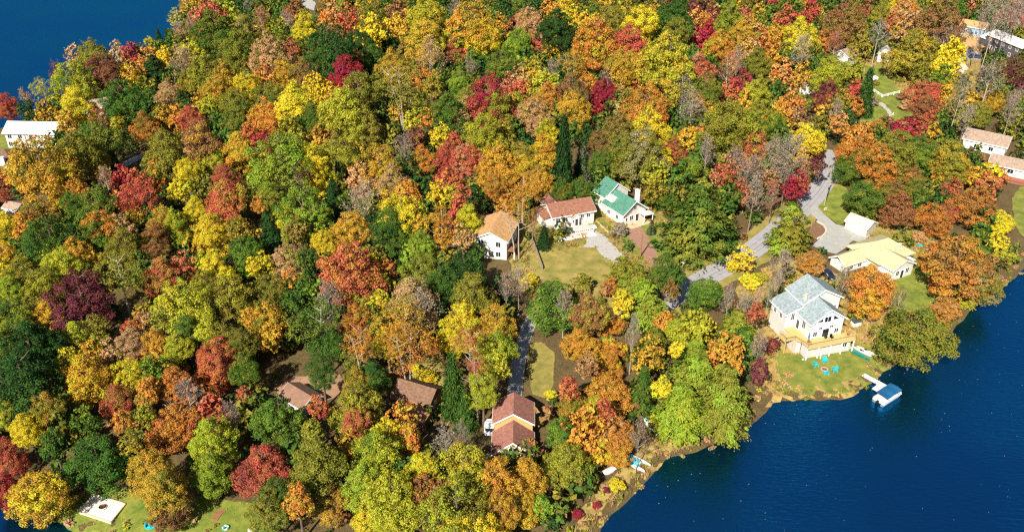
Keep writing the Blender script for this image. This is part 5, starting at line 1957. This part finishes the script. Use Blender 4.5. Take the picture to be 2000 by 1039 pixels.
def limb_tree(seed, first=0.42, spread=0.26, n_limb=8, trunk_r=0.016, stems=1, lean=0.03, z_top=0.93):
    """trunk with limbs, total height 1"""
    rg = random.Random(seed); mb = MB()
    for s_ in range(stems):
        a = rg.uniform(0, 6.28); ox, oy = (0, 0) if stems == 1 else (0.03 * math.cos(a + s_ * 2.4), 0.03 * math.sin(a + s_ * 2.4))
        bx, by = rg.uniform(-lean, lean), rg.uniform(-lean, lean)
        pts = [(ox, oy, -0.03), (ox * 1.2 + bx * 0.3, oy * 1.2 + by * 0.3, 0.25), (ox * 2 + bx * 0.8, oy * 2 + by * 0.8, 0.55), (ox * 2.6 + bx * 1.6, oy * 2.6 + by * 1.6, z_top)]
        r = trunk_r * (1 if stems == 1 else 0.75)
        mb.tube(pts, [r * 1.35, r, r * 0.7, r * 0.2], 7)
        for j in range(n_limb):
            t = first + (0.9 - first) * (j + rg.random() * 0.6) / n_limb
            k = 1 if t < 0.55 else 2
            p0 = Vector(pts[k]).lerp(Vector(pts[k + 1]), (t - (0.25, 0.55)[k - 1]) / (0.3, z_top - 0.55)[k - 1])
            aa = j * 2.4 + rg.uniform(-0.5, 0.5); L_ = spread * (1.15 - t) * rg.uniform(0.8, 1.25) * 1.5
            p1 = p0 + Vector((math.cos(aa) * L_ * 0.55, math.sin(aa) * L_ * 0.55, L_ * 0.35))
            p2 = p0 + Vector((math.cos(aa) * L_, math.sin(aa) * L_, L_ * 0.75))
            mb.tube([p0, p1, p2], [r * 0.5, r * 0.32, r * 0.1], 4, cap=False)
    return mb


def bare_twigs(seed, n1=12, thick=0.0036):
    """the branching of a leafless crown, total height 1, with a few leaves left: verts, quads, clump, leaf, material index"""
    rg = np.random.default_rng(seed)
    segs = []

    def grow(p, d, L_, r, depth):
        k = 3
        q = p
        for i in range(k):
            d2 = unit(d + rg.normal(size=3) * 0.16 + np.array([0, 0, 0.10]))
            e = q + d2 * L_ / k
            segs.append((q, e, r * (1 - 0.22 * i)))
            if depth > 0 and (i > 0 or depth > 1):
                for _ in range(2):
                    sd = unit(d2 + rg.normal(size=3) * 0.62)
                    grow(e, sd, L_ * rg.uniform(0.42, 0.66), max(r * 0.55, 0.0017), depth - 1)
            q = e; d = d2
    for j in range(n1):
        t = 0.36 + 0.5 * j / n1
        a = j * 2.4 + rg.uniform(-0.4, 0.4)
        el = 0.55 + 0.75 * t
        grow(np.array([0, 0, t]), unit(np.array([math.cos(a), math.sin(a), el])), 0.30 * (1.25 - t), thick, 2)
    P = np.array([s[0] for s in segs]); E_ = np.array([s[1] for s in segs]); R = np.array([s[2] for s in segs])
    d = unit(E_ - P); a = unit(np.cross(d, rg.normal(size=d.shape))); b = np.cross(d, a)
    V_, Q_ = [], []
    n = len(P)
    for k, ax in enumerate((a, b)):
        V_.append(np.stack([P - ax * R[:, None], P + ax * R[:, None], E_ + ax * R[:, None] * 0.7, E_ - ax * R[:, None] * 0.7], 1).reshape(-1, 3))
        Q_.append(np.arange(n * 4).reshape(n, 4) + k * n * 4)
    v = np.concatenate(V_); q = np.concatenate(Q_); mi = np.zeros(len(q), int)
    tips = E_[rg.choice(n, min(n, 1200), replace=False)]
    lc = tips + rg.normal(size=tips.shape) * 0.012
    lv, lq = leaf_quads(lc, unit(rg.normal(size=lc.shape) + np.array([0, 0, 0.6])), rg.uniform(0.008, 0.015, len(lc)), 0.6, rg)
    q = np.concatenate([q, lq + len(v)]); v = np.concatenate([v, lv]); mi = np.concatenate([mi, np.ones(len(lq), int)])
    return v, q, rg.random(len(q)), rg.random(len(q)), mi


def crown_template(name, data, mats):
    v, q, k, l = data[:4]
    return np_mesh(name, v, q, mats, {'clump': ('FLOAT', k), 'leaf': ('FLOAT', l)}, data[4] if len(data) > 4 else None)


BROAD_DATA = [broad_crown(100 + i) for i in range(9)]
SPARSE_DATA = [broad_crown(200 + i, nl=110, per=80, sparse=0.35, lobe=(0.07, 0.165), jag=0.34) for i in range(5)]
BROAD = [crown_template('crown', d, [LEAF]) for d in BROAD_DATA]
SPARSE = [crown_template('crown', d, [LEAF]) for d in SPARSE_DATA]
SMALL = [crown_template('crown', broad_crown(300 + i, nl=44, per=40, size=(0.045, 0.085), lobe=(0.13, 0.27), nsub=5), [LEAF]) for i in range(4)]
PINE = [crown_template('crown', pine_crown(400 + i), [LEAF]) for i in range(4)]
SPIRE = [crown_template('crown', pine_crown(450 + i, narrow=True), [LEAF]) for i in range(3)]
BARE = [crown_template('crown', bare_twigs(500 + i), [BARK_GREY, LEAF]) for i in range(5)]


def trunk_mesh(mb, m):
    o = mb.build('trunk', m); me = o.data; bpy.data.objects.remove(o)
    return me


TRUNKS = [trunk_mesh(limb_tree(600 + i), BARK) for i in range(5)]
TRUNKS_PALE = [trunk_mesh(limb_tree(620 + i, first=0.5, spread=0.22, stems=1 + i % 2, trunk_r=0.013, lean=0.07), BARK_PALE) for i in range(4)]
TRUNKS_BARE = [trunk_mesh(limb_tree(640 + i, first=0.36, spread=0.24, trunk_r=0.012, lean=0.04, n_limb=6), BARK_PALE if i % 2 else BARK_GREY) for i in range(4)]
TRUNKS_POLE = [trunk_mesh(limb_tree(660 + i, first=0.9, spread=0.02, n_limb=1, trunk_r=0.015, z_top=0.97), BARK) for i in range(2)]


def parse_trees():
    out = []; ox = oy = 0; s = 1
    for ln in TREE_DATA.strip().splitlines():
        f = ln.split()
        if ln[0] == '@': ox, oy, s = float(f[0][1:]), float(f[1]), float(f[2]); continue
        X, Y, RX, RY = map(float, f[:4])
        out.append([ox + X / s, oy + Y / s, RX / s, RY / s, f[4], f[5]])
    return out


KIND_NAME = {'M': ('broadleaf_tree', 'tree'), 'E': ('broadleaf_tree', 'tree'), 'W': ('birch_tree', 'birch'), 'N': ('bare_tree', 'bare tree'), 'P': ('pine_tree', 'pine'), 'S': ('spruce_tree', 'spruce'), 'B': ('shrub', 'shrub')}
trees = []
for i, (px, py, rx, ry, cols, kind) in enumerate(parse_trees()):
    rg = random.Random(i * 7 + 3)
    zc = 12.0; th = PITCH
    for _ in range(5):
        # centre of the crown seen through this pixel, the crown's top edge kept where it is seen
        x, y = un(px, py, zc)
        pxm = FPX / (y * CP - (zc - CAM_H) * SP)
        th = math.atan2(CAM_H - zc, math.hypot(x, y))
        r = rx / pxm * (1.17 if kind in 'MWE' else 1.04)
        c0 = math.sqrt(max((ry / pxm) ** 2 - (r * math.sin(th)) ** 2, 0)) / math.cos(th)
        if kind == 'M': c = min(max(c0, 1.22 * r), 1.7 * r); Ht = max(2.2 * c, 10.5 + 0.25 * r + rg.uniform(-1, 1))
        elif kind == 'E': c = min(max(c0, 0.95 * r), 1.6 * r); Ht = 2.06 * c
        elif kind == 'W': c = min(max(c0, 0.85 * r), 1.3 * r); Ht = max(3.0 * c, 16.0)
        elif kind == 'P': c = max(c0, 0.95 * r); Ht = 2.12 * c
        elif kind == 'S': c = max(c0, 1.6 * r); Ht = 2.1 * c
        elif kind == 'N': c = max(c0, 1.2 * r); Ht = max(2.0 * c / 0.66, 12.0)
        else: c = min(max(c0, 0.7 * r), 1.1 * r); Ht = 1.85 * c
        g0 = max(gz(x, y), 0.15)
        half = math.sqrt((c * math.cos(th)) ** 2 + (r * math.sin(th)) ** 2) * pxm
        zc = g0 + Ht - c
        py2 = py - ry + half
        x, y = un(px, py2, zc)
    trees.append(dict(px=px, py=py, rx=rx, ry=ry, cols=cols, kind=kind, x=x, y=y, z=g0, r=r, c=c, h=Ht, zc=zc, id=i, pyc=py2, half=half))

OPEN_PX = [(735, 268, 9), (715, 300, 7), (240, 622, 9), (235, 650, 8), (545, 735, 8), (560, 715, 7), (850, 760, 10), (1010, 480, 9), (1130, 500, 16), (1245, 470, 12), (1560, 640, 18), (1660, 600, 12), (1640, 520, 14), (1470, 560, 9), (1420, 600, 8), (1900, 110, 16), (1720, 200, 14), (1960, 330, 14), (200, 1000, 14), (400, 1020, 14), (1060, 720, 7), (1740, 580, 12), (1640, 420, 12), (1800, 480, 9), (1490, 640, 8), (1600, 470, 14), (1290, 480, 6), (1500, 480, 6), (1545, 560, 8)]
# the three hundred broadleaf trees that show largest are things; the rest of the wood is one mass
ms = sorted((t for t in trees if t['kind'] in 'ME'), key=lambda t: -t['rx'] * t['ry'])
for t in ms[300:]: t['mass'] = True


def tone(code, rg, amt=0.05):
    c = lin(PAL[code][0])
    k = 1 + rg.uniform(-amt, amt) * 2
    return tuple(min(1, max(0.003, v * k * (1 + rg.uniform(-amt, amt)))) for v in c)


def plant_tree(t):
    rg = random.Random(t['id'] * 13 + 5)
    kind = t['kind']; nm, cat = KIND_NAME[kind]
    root = empty(nm, (t['x'], t['y'], t['z']), rg.uniform(0, 6.28))
    ca, cb = t['cols']
    if kind in 'MW' and cb in 'goytrb' and rg.random() < 0.6: cb = rg.choice('llev')
    if kind == 'M' and ca in 'go' and rg.random() < 0.22: ca = 'l'
    t['cols'] = ca + cb
    r, c, h = t['r'], t['c'], t['h']
    if kind in 'ME': cm, tm = (rg.choice(BROAD) if r > 2.6 else rg.choice(SMALL)), rg.choice(TRUNKS)
    elif kind == 'W': cm, tm = rg.choice(SPARSE), rg.choice(TRUNKS_PALE)
    elif kind == 'P': cm, tm = rg.choice(PINE), rg.choice(TRUNKS_POLE)
    elif kind == 'S': cm, tm = rg.choice(SPIRE), rg.choice(TRUNKS_POLE)
    elif kind == 'N': cm, tm = rg.choice(BARE), rg.choice(TRUNKS_BARE)
    else: cm, tm = rg.choice(SMALL), rg.choice(TRUNKS)
    if kind == 'N' and ca in 'torbglvy': pass
    o = bpy.data.objects.new('crown', cm); C.objects.link(o); o.parent = root
    if kind == 'N':
        sx = r / 0.30
        o.scale = (sx, sx, h); o.location = (0, 0, 0)
    else:
        o.location = (0, 0, h - c); o.scale = (r, r, c)
    o.rotation_euler = (0, 0, rg.uniform(0, 6.28))
    o.color = (*tone(ca, rg), 1.0)
    o['leaf_tone'] = list(tone(cb, rg))
    k = bpy.data.objects.new('trunk', tm); C.objects.link(k); k.parent = root
    if kind == 'N': k.scale = (min(r / 0.30, h) * 0.9, min(r / 0.30, h) * 0.9, h)
    elif kind == 'B': k.scale = (h * 1.0, h * 1.0, h * 0.9)
    else: k.scale = (h, h, h)
    t['obj'] = root
    return root


for t in trees:
    if not t.get('mass'): plant_tree(t)


def mass_mesh(name, items):
    """many crowns joined: items of (data, x, y, z, r, c, rot, colA, colB)"""
    V_, Q_, K_, L_, A_, B_ = [], [], [], [], [], []
    k0 = 0
    for (v, q, kk, ll), x, y, z, r, c, a, ca, cb in items:
        ca_, sa_ = math.cos(a), math.sin(a)
        vv = np.stack([(v[:, 0] * ca_ - v[:, 1] * sa_) * r + x, (v[:, 0] * sa_ + v[:, 1] * ca_) * r + y, v[:, 2] * c + z], 1)
        V_.append(vv); Q_.append(q + k0); k0 += len(v)
        K_.append(kk); L_.append(ll)
        A_.append(np.repeat(np.array([[*ca, 1.0]]), len(q), 0)); B_.append(np.repeat(np.array([[*cb, 1.0]]), len(q), 0))
    me = np_mesh(name, np.concatenate(V_), np.concatenate(Q_), [LEAF_MASS],
                 {'clump': ('FLOAT', np.concatenate(K_)), 'leaf': ('FLOAT', np.concatenate(L_)), 'tone_a': ('FLOAT_COLOR', np.concatenate(A_)), 'tone_b': ('FLOAT_COLOR', np.concatenate(B_))})
    o = bpy.data.objects.new(name, me); C.objects.link(o)
    return o


MASS_DATA = [broad_crown(700 + i, nl=54, per=17, size=(0.054, 0.096), lobe=(0.11, 0.22), nsub=6) for i in range(5)]
FILL_DATA = [broad_crown(750 + i, nl=20, per=5.5, size=(0.10, 0.165), lobe=(0.15, 0.28), nsub=5) for i in range(5)]
items = []
for t in trees:
    if t.get('mass'):
        rg = random.Random(t['id'] * 13 + 5)
        items.append((rg.choice(MASS_DATA), t['x'], t['y'], t['zc'], t['r'], t['c'], rg.uniform(0, 6.28), tone(t['cols'][0], rg), tone(t['cols'][1], rg)))
# younger trees that stand in the gaps of the wood, below the crowns of the big ones
TX = np.array([(t['x'], t['y'], t['r'], t['h']) for t in trees if t['kind'] in 'MWPE'])
TE = np.array([(t['px'], t['pyc'], t['rx'] * 0.88, t['half'] * 0.88) for t in trees if t['kind'] in 'MWPSE'])
rg = np.random.default_rng(33); fill = []
for gx in np.arange(-225, 245, 3.8):
    for gy in np.arange(86, 480, 3.8):
        x, y = gx + rg.uniform(-1.6, 1.6), gy + rg.uniform(-1.6, 1.6)
        q = proj(x, y, 8.0)
        if not (-60 < q[0] < 2060 and -50 < q[1] < 1120): continue
        if (((TE[:, 0] - q[0]) / TE[:, 2]) ** 2 + ((TE[:, 1] - q[1]) / TE[:, 3]) ** 2 < 1).any(): continue
        dd = np.hypot(TX[:, 0] - x, TX[:, 1] - y)
        if (dd < TX[:, 2] * 0.6).any(): continue
        fill.append((x, y, int(np.argmin(dd))))
fx = np.array([f[0] for f in fill]); fy = np.array([f[1] for f in fill])
ok = (sdf(fx, fy, near_poly) > 7) & (sdf(fx, fy, far_poly) > 4)
for poly in CLEAR: ok &= sdf(fx, fy, poly) > 4.2
for hx, hy, hr in HOUSE_SPOTS: ok &= (fx - hx) ** 2 + (fy - hy) ** 2 > (hr + 3.5) ** 2
for vx, vy, vr in OPEN_PX:
    p = at(vx, vy); ok &= (fx - p.x) ** 2 + (fy - p.y) ** 2 > vr * vr
PROT = []
for poly in CLEAR:
    pl = np.array(poly); c_ = pl.mean(0)
    for f_ in (0.0, 0.35, 0.7, 0.95):
        for q in (c_ + (pl - c_) * f_)[::(1 if f_ > 0.5 else 3)]: PROT.append(proj(q[0], q[1], gz(*q)))
for m_ in road_line: PROT.append(proj(m_.x, m_.y, m_.z))
for hx, hy, hr in HOUSE_SPOTS: PROT += [proj(hx, hy, gz(hx, hy) + k_) for k_ in (1.0, 4.0)]
PROT = np.array(PROT)


def blocks(x, y, r, h, z):
    q = proj(x, y, z + h - r); rp = FPX / q[2] * r * 1.05
    return ((PROT[:, 2] > q[2]) & ((PROT[:, 0] - q[0]) ** 2 + (PROT[:, 1] - q[1]) ** 2 < rp * rp)).any()


big = [t for t in trees if t['kind'] in 'MWPE']
kept = []
order = list(range(len(fill))); random.Random(3).shuffle(order)
for i in order:
    if not ok[i]: continue
    x, y, j = fill[i]
    if any((x - a) ** 2 + (y - b) ** 2 < 5.6 ** 2 for a, b in kept): continue
    kept.append((x, y))
    rr = random.Random(int(x * 31 + y * 17))
    cc = big[j]['cols'] if rr.random() < 0.15 else rr.choice(('le', 'el', 'ed', 'gl', 'de', 'ld', 'ed', 'ed', 'el', 'de'))  # mostly dark greens: leaf colour carries the shade of the gaps
    r = rr.uniform(2.8, 4.2); c = r * rr.uniform(1.1, 1.5); h = rr.uniform(7.5, 10.5)
    q_ = proj(x, y, 6.0); dat = FILL_DATA
    if 1050 < q_[0] < 1480 and 570 < q_[1] < 900:      # taller young growth on the slope above the near shore
        r *= 1.2; c *= 1.25; h *= 1.25; dat = MASS_DATA
        cc = rr.choice(('og', 'gl', 'ml', 'el', 'vl', 'yv', 'ol', 'le'))
    if blocks(x, y, r, h, gz(x, y)): continue
    items.append((rr.choice(dat), x, y, gz(x, y) + h - c, r, c, rr.uniform(0, 6.28), tone(cc[0], rr), tone(cc[1], rr)))
wood = mass_mesh('forest', items)
tag(wood, 'smaller autumn trees of the wood that fill in between the larger crowns', 'forest', kind='stuff')

# undergrowth: saplings and brush on the forest floor, nowhere on the clearings
UNDER_DATA = [broad_crown(800 + i, nl=3, per=2.2, size=(0.17, 0.30), lobe=(0.22, 0.38), nsub=2) for i in range(4)]
rg = np.random.default_rng(21)
N = 6600
ux = rg.uniform(-215, 235, N); uy = rg.uniform(88, 470, N)
pp = np.array([proj(a, b, 2.0)[:2] for a, b in zip(ux, uy)])
ok = (pp[:, 0] > -80) & (pp[:, 0] < 2080) & (pp[:, 1] > -60) & (pp[:, 1] < 1100)
dn = sdf(ux, uy, near_poly); df_ = sdf(ux, uy, far_poly)
ok &= (dn > 3.5) & (df_ > 3.0)
for poly in CLEAR: ok &= sdf(ux, uy, poly) > 1.0
for hx, hy, hr in HOUSE_SPOTS: ok &= (ux - hx) ** 2 + (uy - hy) ** 2 > (hr * 0.9) ** 2
ux, uy = ux[ok], uy[ok]; ug = ground(ux, uy)
r2 = random.Random(5); items = []
for x, y, z in zip(ux, uy, ug):
    h = r2.uniform(1.2, 5.0); r = h * r2.uniform(0.45, 0.62)
    if h > 2.2 and blocks(x, y, r, h, z): h *= 0.4; r *= 0.5
    ca, cb = r2.choice(('le', 'ed', 'eb', 'ed', 'dl', 'le', 'db', 'de', 'bd', 'ld'))  # darkened leaf colours stand in for shade under the crowns
    items.append((r2.choice(UNDER_DATA), x, y, z + h * 0.5, r, h * 0.52, r2.uniform(0, 6.28), tone(ca, r2, 0.1), tone(cb, r2, 0.1)))
o = mass_mesh('undergrowth', items)
tag(o, 'low brush and saplings covering the forest floor under the trees', 'undergrowth', kind='stuff')

# rank grass and low brush along the near shore
N = 8200
ux = rg.uniform(-95, 135, N); uy = rg.uniform(80, 190, N)
dn = sdf(ux, uy, near_poly)
ok = (dn > -0.5) & (dn < rg.uniform(1.5, 9.0, N))
LAWN = np.array(W([(1530, 680), (1660, 672), (1700, 690), (1690, 735), (1600, 762), (1550, 740)]))
ok &= sdf(ux, uy, LAWN) > 0.2
ok &= sdf(ux, uy, np.array(W([(1742, 548), (1786, 522), (1818, 508), (1836, 520), (1838, 580), (1770, 600)]))) > 0.3
for hx, hy, hr in HOUSE_SPOTS: ok &= (ux - hx) ** 2 + (uy - hy) ** 2 > (hr * 0.8) ** 2
for sx, sy, sr in SMALL_SPOTS: ok &= (ux - sx) ** 2 + (uy - sy) ** 2 > sr * sr
ux, uy = ux[ok], uy[ok]; ug = ground(ux, uy); items = []
for x, y, z in zip(ux, uy, ug):
    h = r2.uniform(0.3, 1.0); r = h * r2.uniform(0.6, 1.1)
    ca, cb = r2.choice(('tl', 'tv', 'lt', 'vl', 'tg', 'll', 'lv', 'tl'))
    items.append((r2.choice(UNDER_DATA), x, y, max(z, 0) + h * 0.35, r, h * 0.6, r2.uniform(0, 6.28), tone(ca, r2, 0.1), tone(cb, r2, 0.1)))
o = mass_mesh('shore_grass', items)
tag(o, 'tall dry grass and low brush lining the lake shore', 'grass', kind='stuff')

# grass tufts over the rough ground, fine blades only
TUFT = []
for i in range(4):
    g_ = np.random.default_rng(900 + i); m = 16
    cc_ = g_.normal(size=(m, 3)) * np.array([0.5, 0.5, 0.0]) + np.array([0, 0, 0.45])
    vv_, qq_ = leaf_quads(cc_, unit(g_.normal(size=(m, 3)) * np.array([1, 1, 0.3])), g_.uniform(0.4, 0.6, m), 0.22, g_, np.repeat(np.array([[0, 0, 2.0]]), m, 0))
    TUFT.append((vv_, qq_, g_.random(m), g_.random(m)))
items = []
for poly in ROUGH:
    pl = np.array(poly); lo, hi = pl.min(0), pl.max(0)
    n_ = int((hi - lo).prod() * 1.3)
    a_ = rg.uniform(lo[0], hi[0], n_); b_2 = rg.uniform(lo[1], hi[1], n_)
    k_ = sdf(a_, b_2, pl) < 0
    for cp in CLEAR: k_ &= sdf(a_, b_2, np.array(cp)) > -0.25
    for hx, hy, hr in HOUSE_SPOTS: k_ &= (a_ - hx) ** 2 + (b_2 - hy) ** 2 > (hr * 0.6) ** 2
    k_ &= (sdf(a_, b_2, near_poly) > 0.2)
    for x, y, z in zip(a_[k_], b_2[k_], ground(a_[k_], b_2[k_])):
        h = r2.uniform(0.25, 0.8)
        ca, cb = r2.choice(('tl', 'tt', 'lt', 'vl', 'tg', 'lb', 'le', 'tn'))
        items.append((r2.choice(TUFT), x, y, z, h * 0.8, h, r2.uniform(0, 6.28), tone(ca, r2, 0.1), tone(cb, r2, 0.1)))
o = mass_mesh('meadow_grass', items)
tag(o, 'rough dry grass on the unmown ground round the houses', 'grass', kind='stuff')

# fallen leaves on the lawns, drives and road edges
lv_c = []
for poly in CLEAR:
    pl = np.array(poly); lo, hi = pl.min(0), pl.max(0)
    n_ = int(min(2200, (hi - lo).prod() * 1.6))
    a_ = rg.uniform(lo[0], hi[0], n_); b_2 = rg.uniform(lo[1], hi[1], n_)
    sd = sdf(a_, b_2, pl)
    k_ = (sd < 0) & (rg.random(n_) < 0.25 + 0.75 * np.exp(sd / 1.2))
    lv_c.append(np.stack([a_[k_], b_2[k_], ground(a_[k_], b_2[k_]) + 0.16], 1))
c = np.concatenate(lv_c)
v, q = leaf_quads(c, unit(np.array([[0, 0, 1.0]]) + rg.normal(size=c.shape) * 0.15), rg.uniform(0.07, 0.2, len(c)), 0.7, rg)
o = bpy.data.objects.new('fallen_leaves', np_mesh('fallen_leaves', v, q, [mat('dry_leaf', (168, 122, 62), rough=0.9, var=0.4, scale=0.9, col2=(196, 160, 80))]))
C.objects.link(o); tag(o, 'dry fallen leaves scattered over lawns and drives', 'leaves', kind='stuff')

# leaves floating on the near lake
N = 380
ux = rg.uniform(0, 130, N); uy = rg.uniform(84, 175, N)
ok = sdf(ux, uy, near_poly) < -0.8
ux, uy = ux[ok], uy[ok]
c = np.stack([ux, uy, np.full(len(ux), 0.03)], 1)
v, q = leaf_quads(c, unit(np.array([[0, 0, 1.0]]) + rg.normal(size=c.shape) * 0.05), rg.uniform(0.04, 0.12, len(c)), 0.6, rg)
v[:, 2] = np.maximum(v[:, 2], 0.012)
o = bpy.data.objects.new('floating_leaves', np_mesh('floating_leaves', v, q, [mat('pale_leaf', (150, 148, 134), rough=0.6, var=0.3, scale=0.4)]))
C.objects.link(o); tag(o, 'pale fallen leaves scattered over the dark lake water', 'leaves', kind='stuff')
# ------------------------------------------------------------------ a label for every tree: its colour and what it stands beside
HEROES = [  # photo position, label, phrase by which its neighbours are told
    (943, 72, 'brilliant lemon yellow round tree, the brightest crown in the far wood', 'the lemon yellow tree'),
    (674, 131, 'vivid crimson tree glowing alone among olive and green crowns', 'the vivid crimson tree'),
    (162, 566, 'big dark maroon tree beside a black shadowed gap', 'the big maroon tree'),
    (1180, 185, 'tall crimson and maroon tree beside a gold-brown one', 'the tall crimson tree'),
    (1259, 189, 'bright orange dome of a tree just behind a yellow one', 'the bright orange dome'),
    (1101, 303, 'tall dark spruce spire rising behind the brown-roofed cottage', 'the tall spruce spire'),
    (1362, 426, 'huge spreading green pine beside the road bend', 'the huge pine by the road'),
    (1544, 441, 'round green pine standing beside the tarmac yard', 'the pine beside the yard'),
    (1699, 566, 'golden orange tree standing between the lake house and the bungalow', 'the golden lake house tree'),
    (1790, 643, 'broad olive tree leaning over the lake water', 'the olive tree over the water'),
    (1329, 794, 'lime green pine at the water edge, nearest the stone steps', 'the shore pine'),
    (336, 824, 'big bright orange tree above the corner lawn', 'the big orange tree'),
    (54, 831, 'bright yellow tree next to the crimson edge tree', 'the yellow edge tree'),
    (10, 959, 'crimson tree cut by the picture edge beside a large golden one', 'the crimson edge tree'),
    (689, 495, 'wide red and orange tree at the heart of the wood', 'the wide red tree'),
    (1090, 50, 'dark green dome of a tree high in the wood', 'the dark green dome'),
    (515, 898, 'large red and maroon tree above the corner lawn', 'the red and maroon tree'),
    (50, 720, 'huge dark green tree at the picture edge, lower of two', 'the huge dark green tree'),
    (357, 579, 'large yellow-green tree beside the black gap', 'the large yellow-green tree'),
    (594, 390, 'large lime and yellow tree in front of a dark conifer', 'the lime and yellow tree'),
    (870, 303, 'red tree with a crimson tinge beside a salmon one', 'the red and crimson tree'),
    (1780, 104, 'big olive and golden tree above the grassy yard', 'the big olive yard tree'),
    (1901, 400, 'broad orange tree beside the yellow trees near the far lawn', 'the broad orange tree'),
    (712, 380, 'wide tan half-bare tree in the middle of the wood', 'the wide tan bare tree'),
    (195, 898, 'massive green tree overhanging the sand pad', 'the massive green tree'),
    (74, 959, 'large golden tree next to the sand pad', 'the golden tree by the sand pad'),
    (246, 188, 'dark green tree behind the big golden crowns by the far lake', 'the dark far-lake tree'),
    (206, 138, 'russet and maroon tree near the far lake', 'the russet far-lake tree'),
    (786, 155, 'olive birch whose white trunk shows below the crown', 'the olive birch'),
    (618, 613, 'dusty green birch with forked white trunk over a dark clearing', 'the dusty green birch'),
    (885, 747, 'dark green spruce beside the brown cabin', 'the spruce by the cabin'),
    (780, 606, 'golden orange birch with pale trunks above the brown cabin', 'the golden birch'),
    (168, 730, 'large golden tree above the bright orange ones', 'the large golden tree'),
    (544, 814, 'large green and lime tree hiding a cottage', 'the green and lime tree'),
    (622, 901, 'large golden and orange tree near the bottom of the wood', 'the large golden and orange tree'),
    (1614, 188, 'maroon and red tree beside the dark yard spruce', 'the maroon tree by the yard'),
    (1471, 280, 'red and orange tree on the slope behind the huge pine', 'the slope tree'),
    (766, 258, 'gold tree', None),
]
MARKS = [('the chalet', 1003, 825), ('the brown cabin', 815, 795), ('the hidden cottage', 590, 765), ('the sand pad', 200, 995), ('the tan-roofed house', 965, 455), ('the brown-roofed cottage', 1100, 430),
         ('the green-roofed house', 1215, 400), ('the lake house', 1580, 620), ('the bungalow', 1715, 495), ('the garage', 1677, 437), ('the charcoal house', 1965, 95), ('the blue house', 1903, 60),
         ('the taupe-roofed house', 1932, 280), ('the red deck', 1985, 335), ('the white-roofed house', 65, 258), ('the white fence', 1730, 188), ('the pontoon boat', 1722, 765), ('the pedal boat', 1243, 905),
         ('the far lake', 220, 40), ('the road bend', 1590, 385), ('the cottage lawn', 1110, 530)]
todo = [t for t in trees if 'obj' in t]
for hx, hy, lab, ph in HEROES:
    if ph is None: continue
    best = min((t for t in todo if 'label' not in t), key=lambda t: (t['px'] - hx) ** 2 + (t['py'] - hy) ** 2)
    best['label'] = lab
    MARKS.append((ph, best['px'], best['py']))
NOUN = {'M': 'tree', 'E': 'tree', 'W': 'birch', 'N': 'bare tree', 'P': 'pine', 'S': 'spruce', 'B': 'shrub'}


def where(t, m):
    dx, dy = t['px'] - m[1], (t['py'] - m[2]) * 1.15
    a = math.degrees(math.atan2(-dy, dx)) % 360
    return ['to the right of', 'behind and right of', 'behind', 'behind and left of', 'to the left of', 'in front and left of', 'in front of', 'in front and right of'][int((a + 22.5) // 45) % 8]


keys = {}
for t in todo:
    if 'label' in t: continue
    ca, cb = (PAL[c][1] for c in t['cols'])
    col = ca if ca == cb or (ca in cb) or (cb in ca) else f'{ca} and {cb}'
    size = '' if t['kind'] == 'N' else 'large ' if t['r'] > 6.6 else 'small ' if t['r'] < 3.3 else ''
    m = min(MARKS, key=lambda m: (t['px'] - m[1]) ** 2 + (1.15 * (t['py'] - m[2])) ** 2)
    d = math.hypot(t['px'] - m[1], 1.15 * (t['py'] - m[2]))
    keys.setdefault((size + col + ' ' + NOUN[t['kind']], where(t, m), m[0]), []).append((d, t))
ORD = ['nearest', 'second', 'third', 'fourth', 'fifth', 'sixth', 'seventh']
for (what, wh, mk), ts in keys.items():
    ts.sort(key=lambda q: q[0])
    for i, (d, t) in enumerate(ts):
        t['label'] = f'{what} {wh} {mk}' if len(ts) == 1 else f'{ORD[i]} {what} {wh} {mk}'
GROUPS = {'M': 'broadleaf trees of the wood', 'E': 'broadleaf trees of the wood', 'W': 'birches with pale trunks', 'N': 'leafless trees', 'P': 'pines', 'S': 'spruces', 'B': 'garden and shore shrubs'}
for t in todo:
    tag(t['obj'], t['label'], KIND_NAME[t['kind']][1], GROUPS[t['kind']])
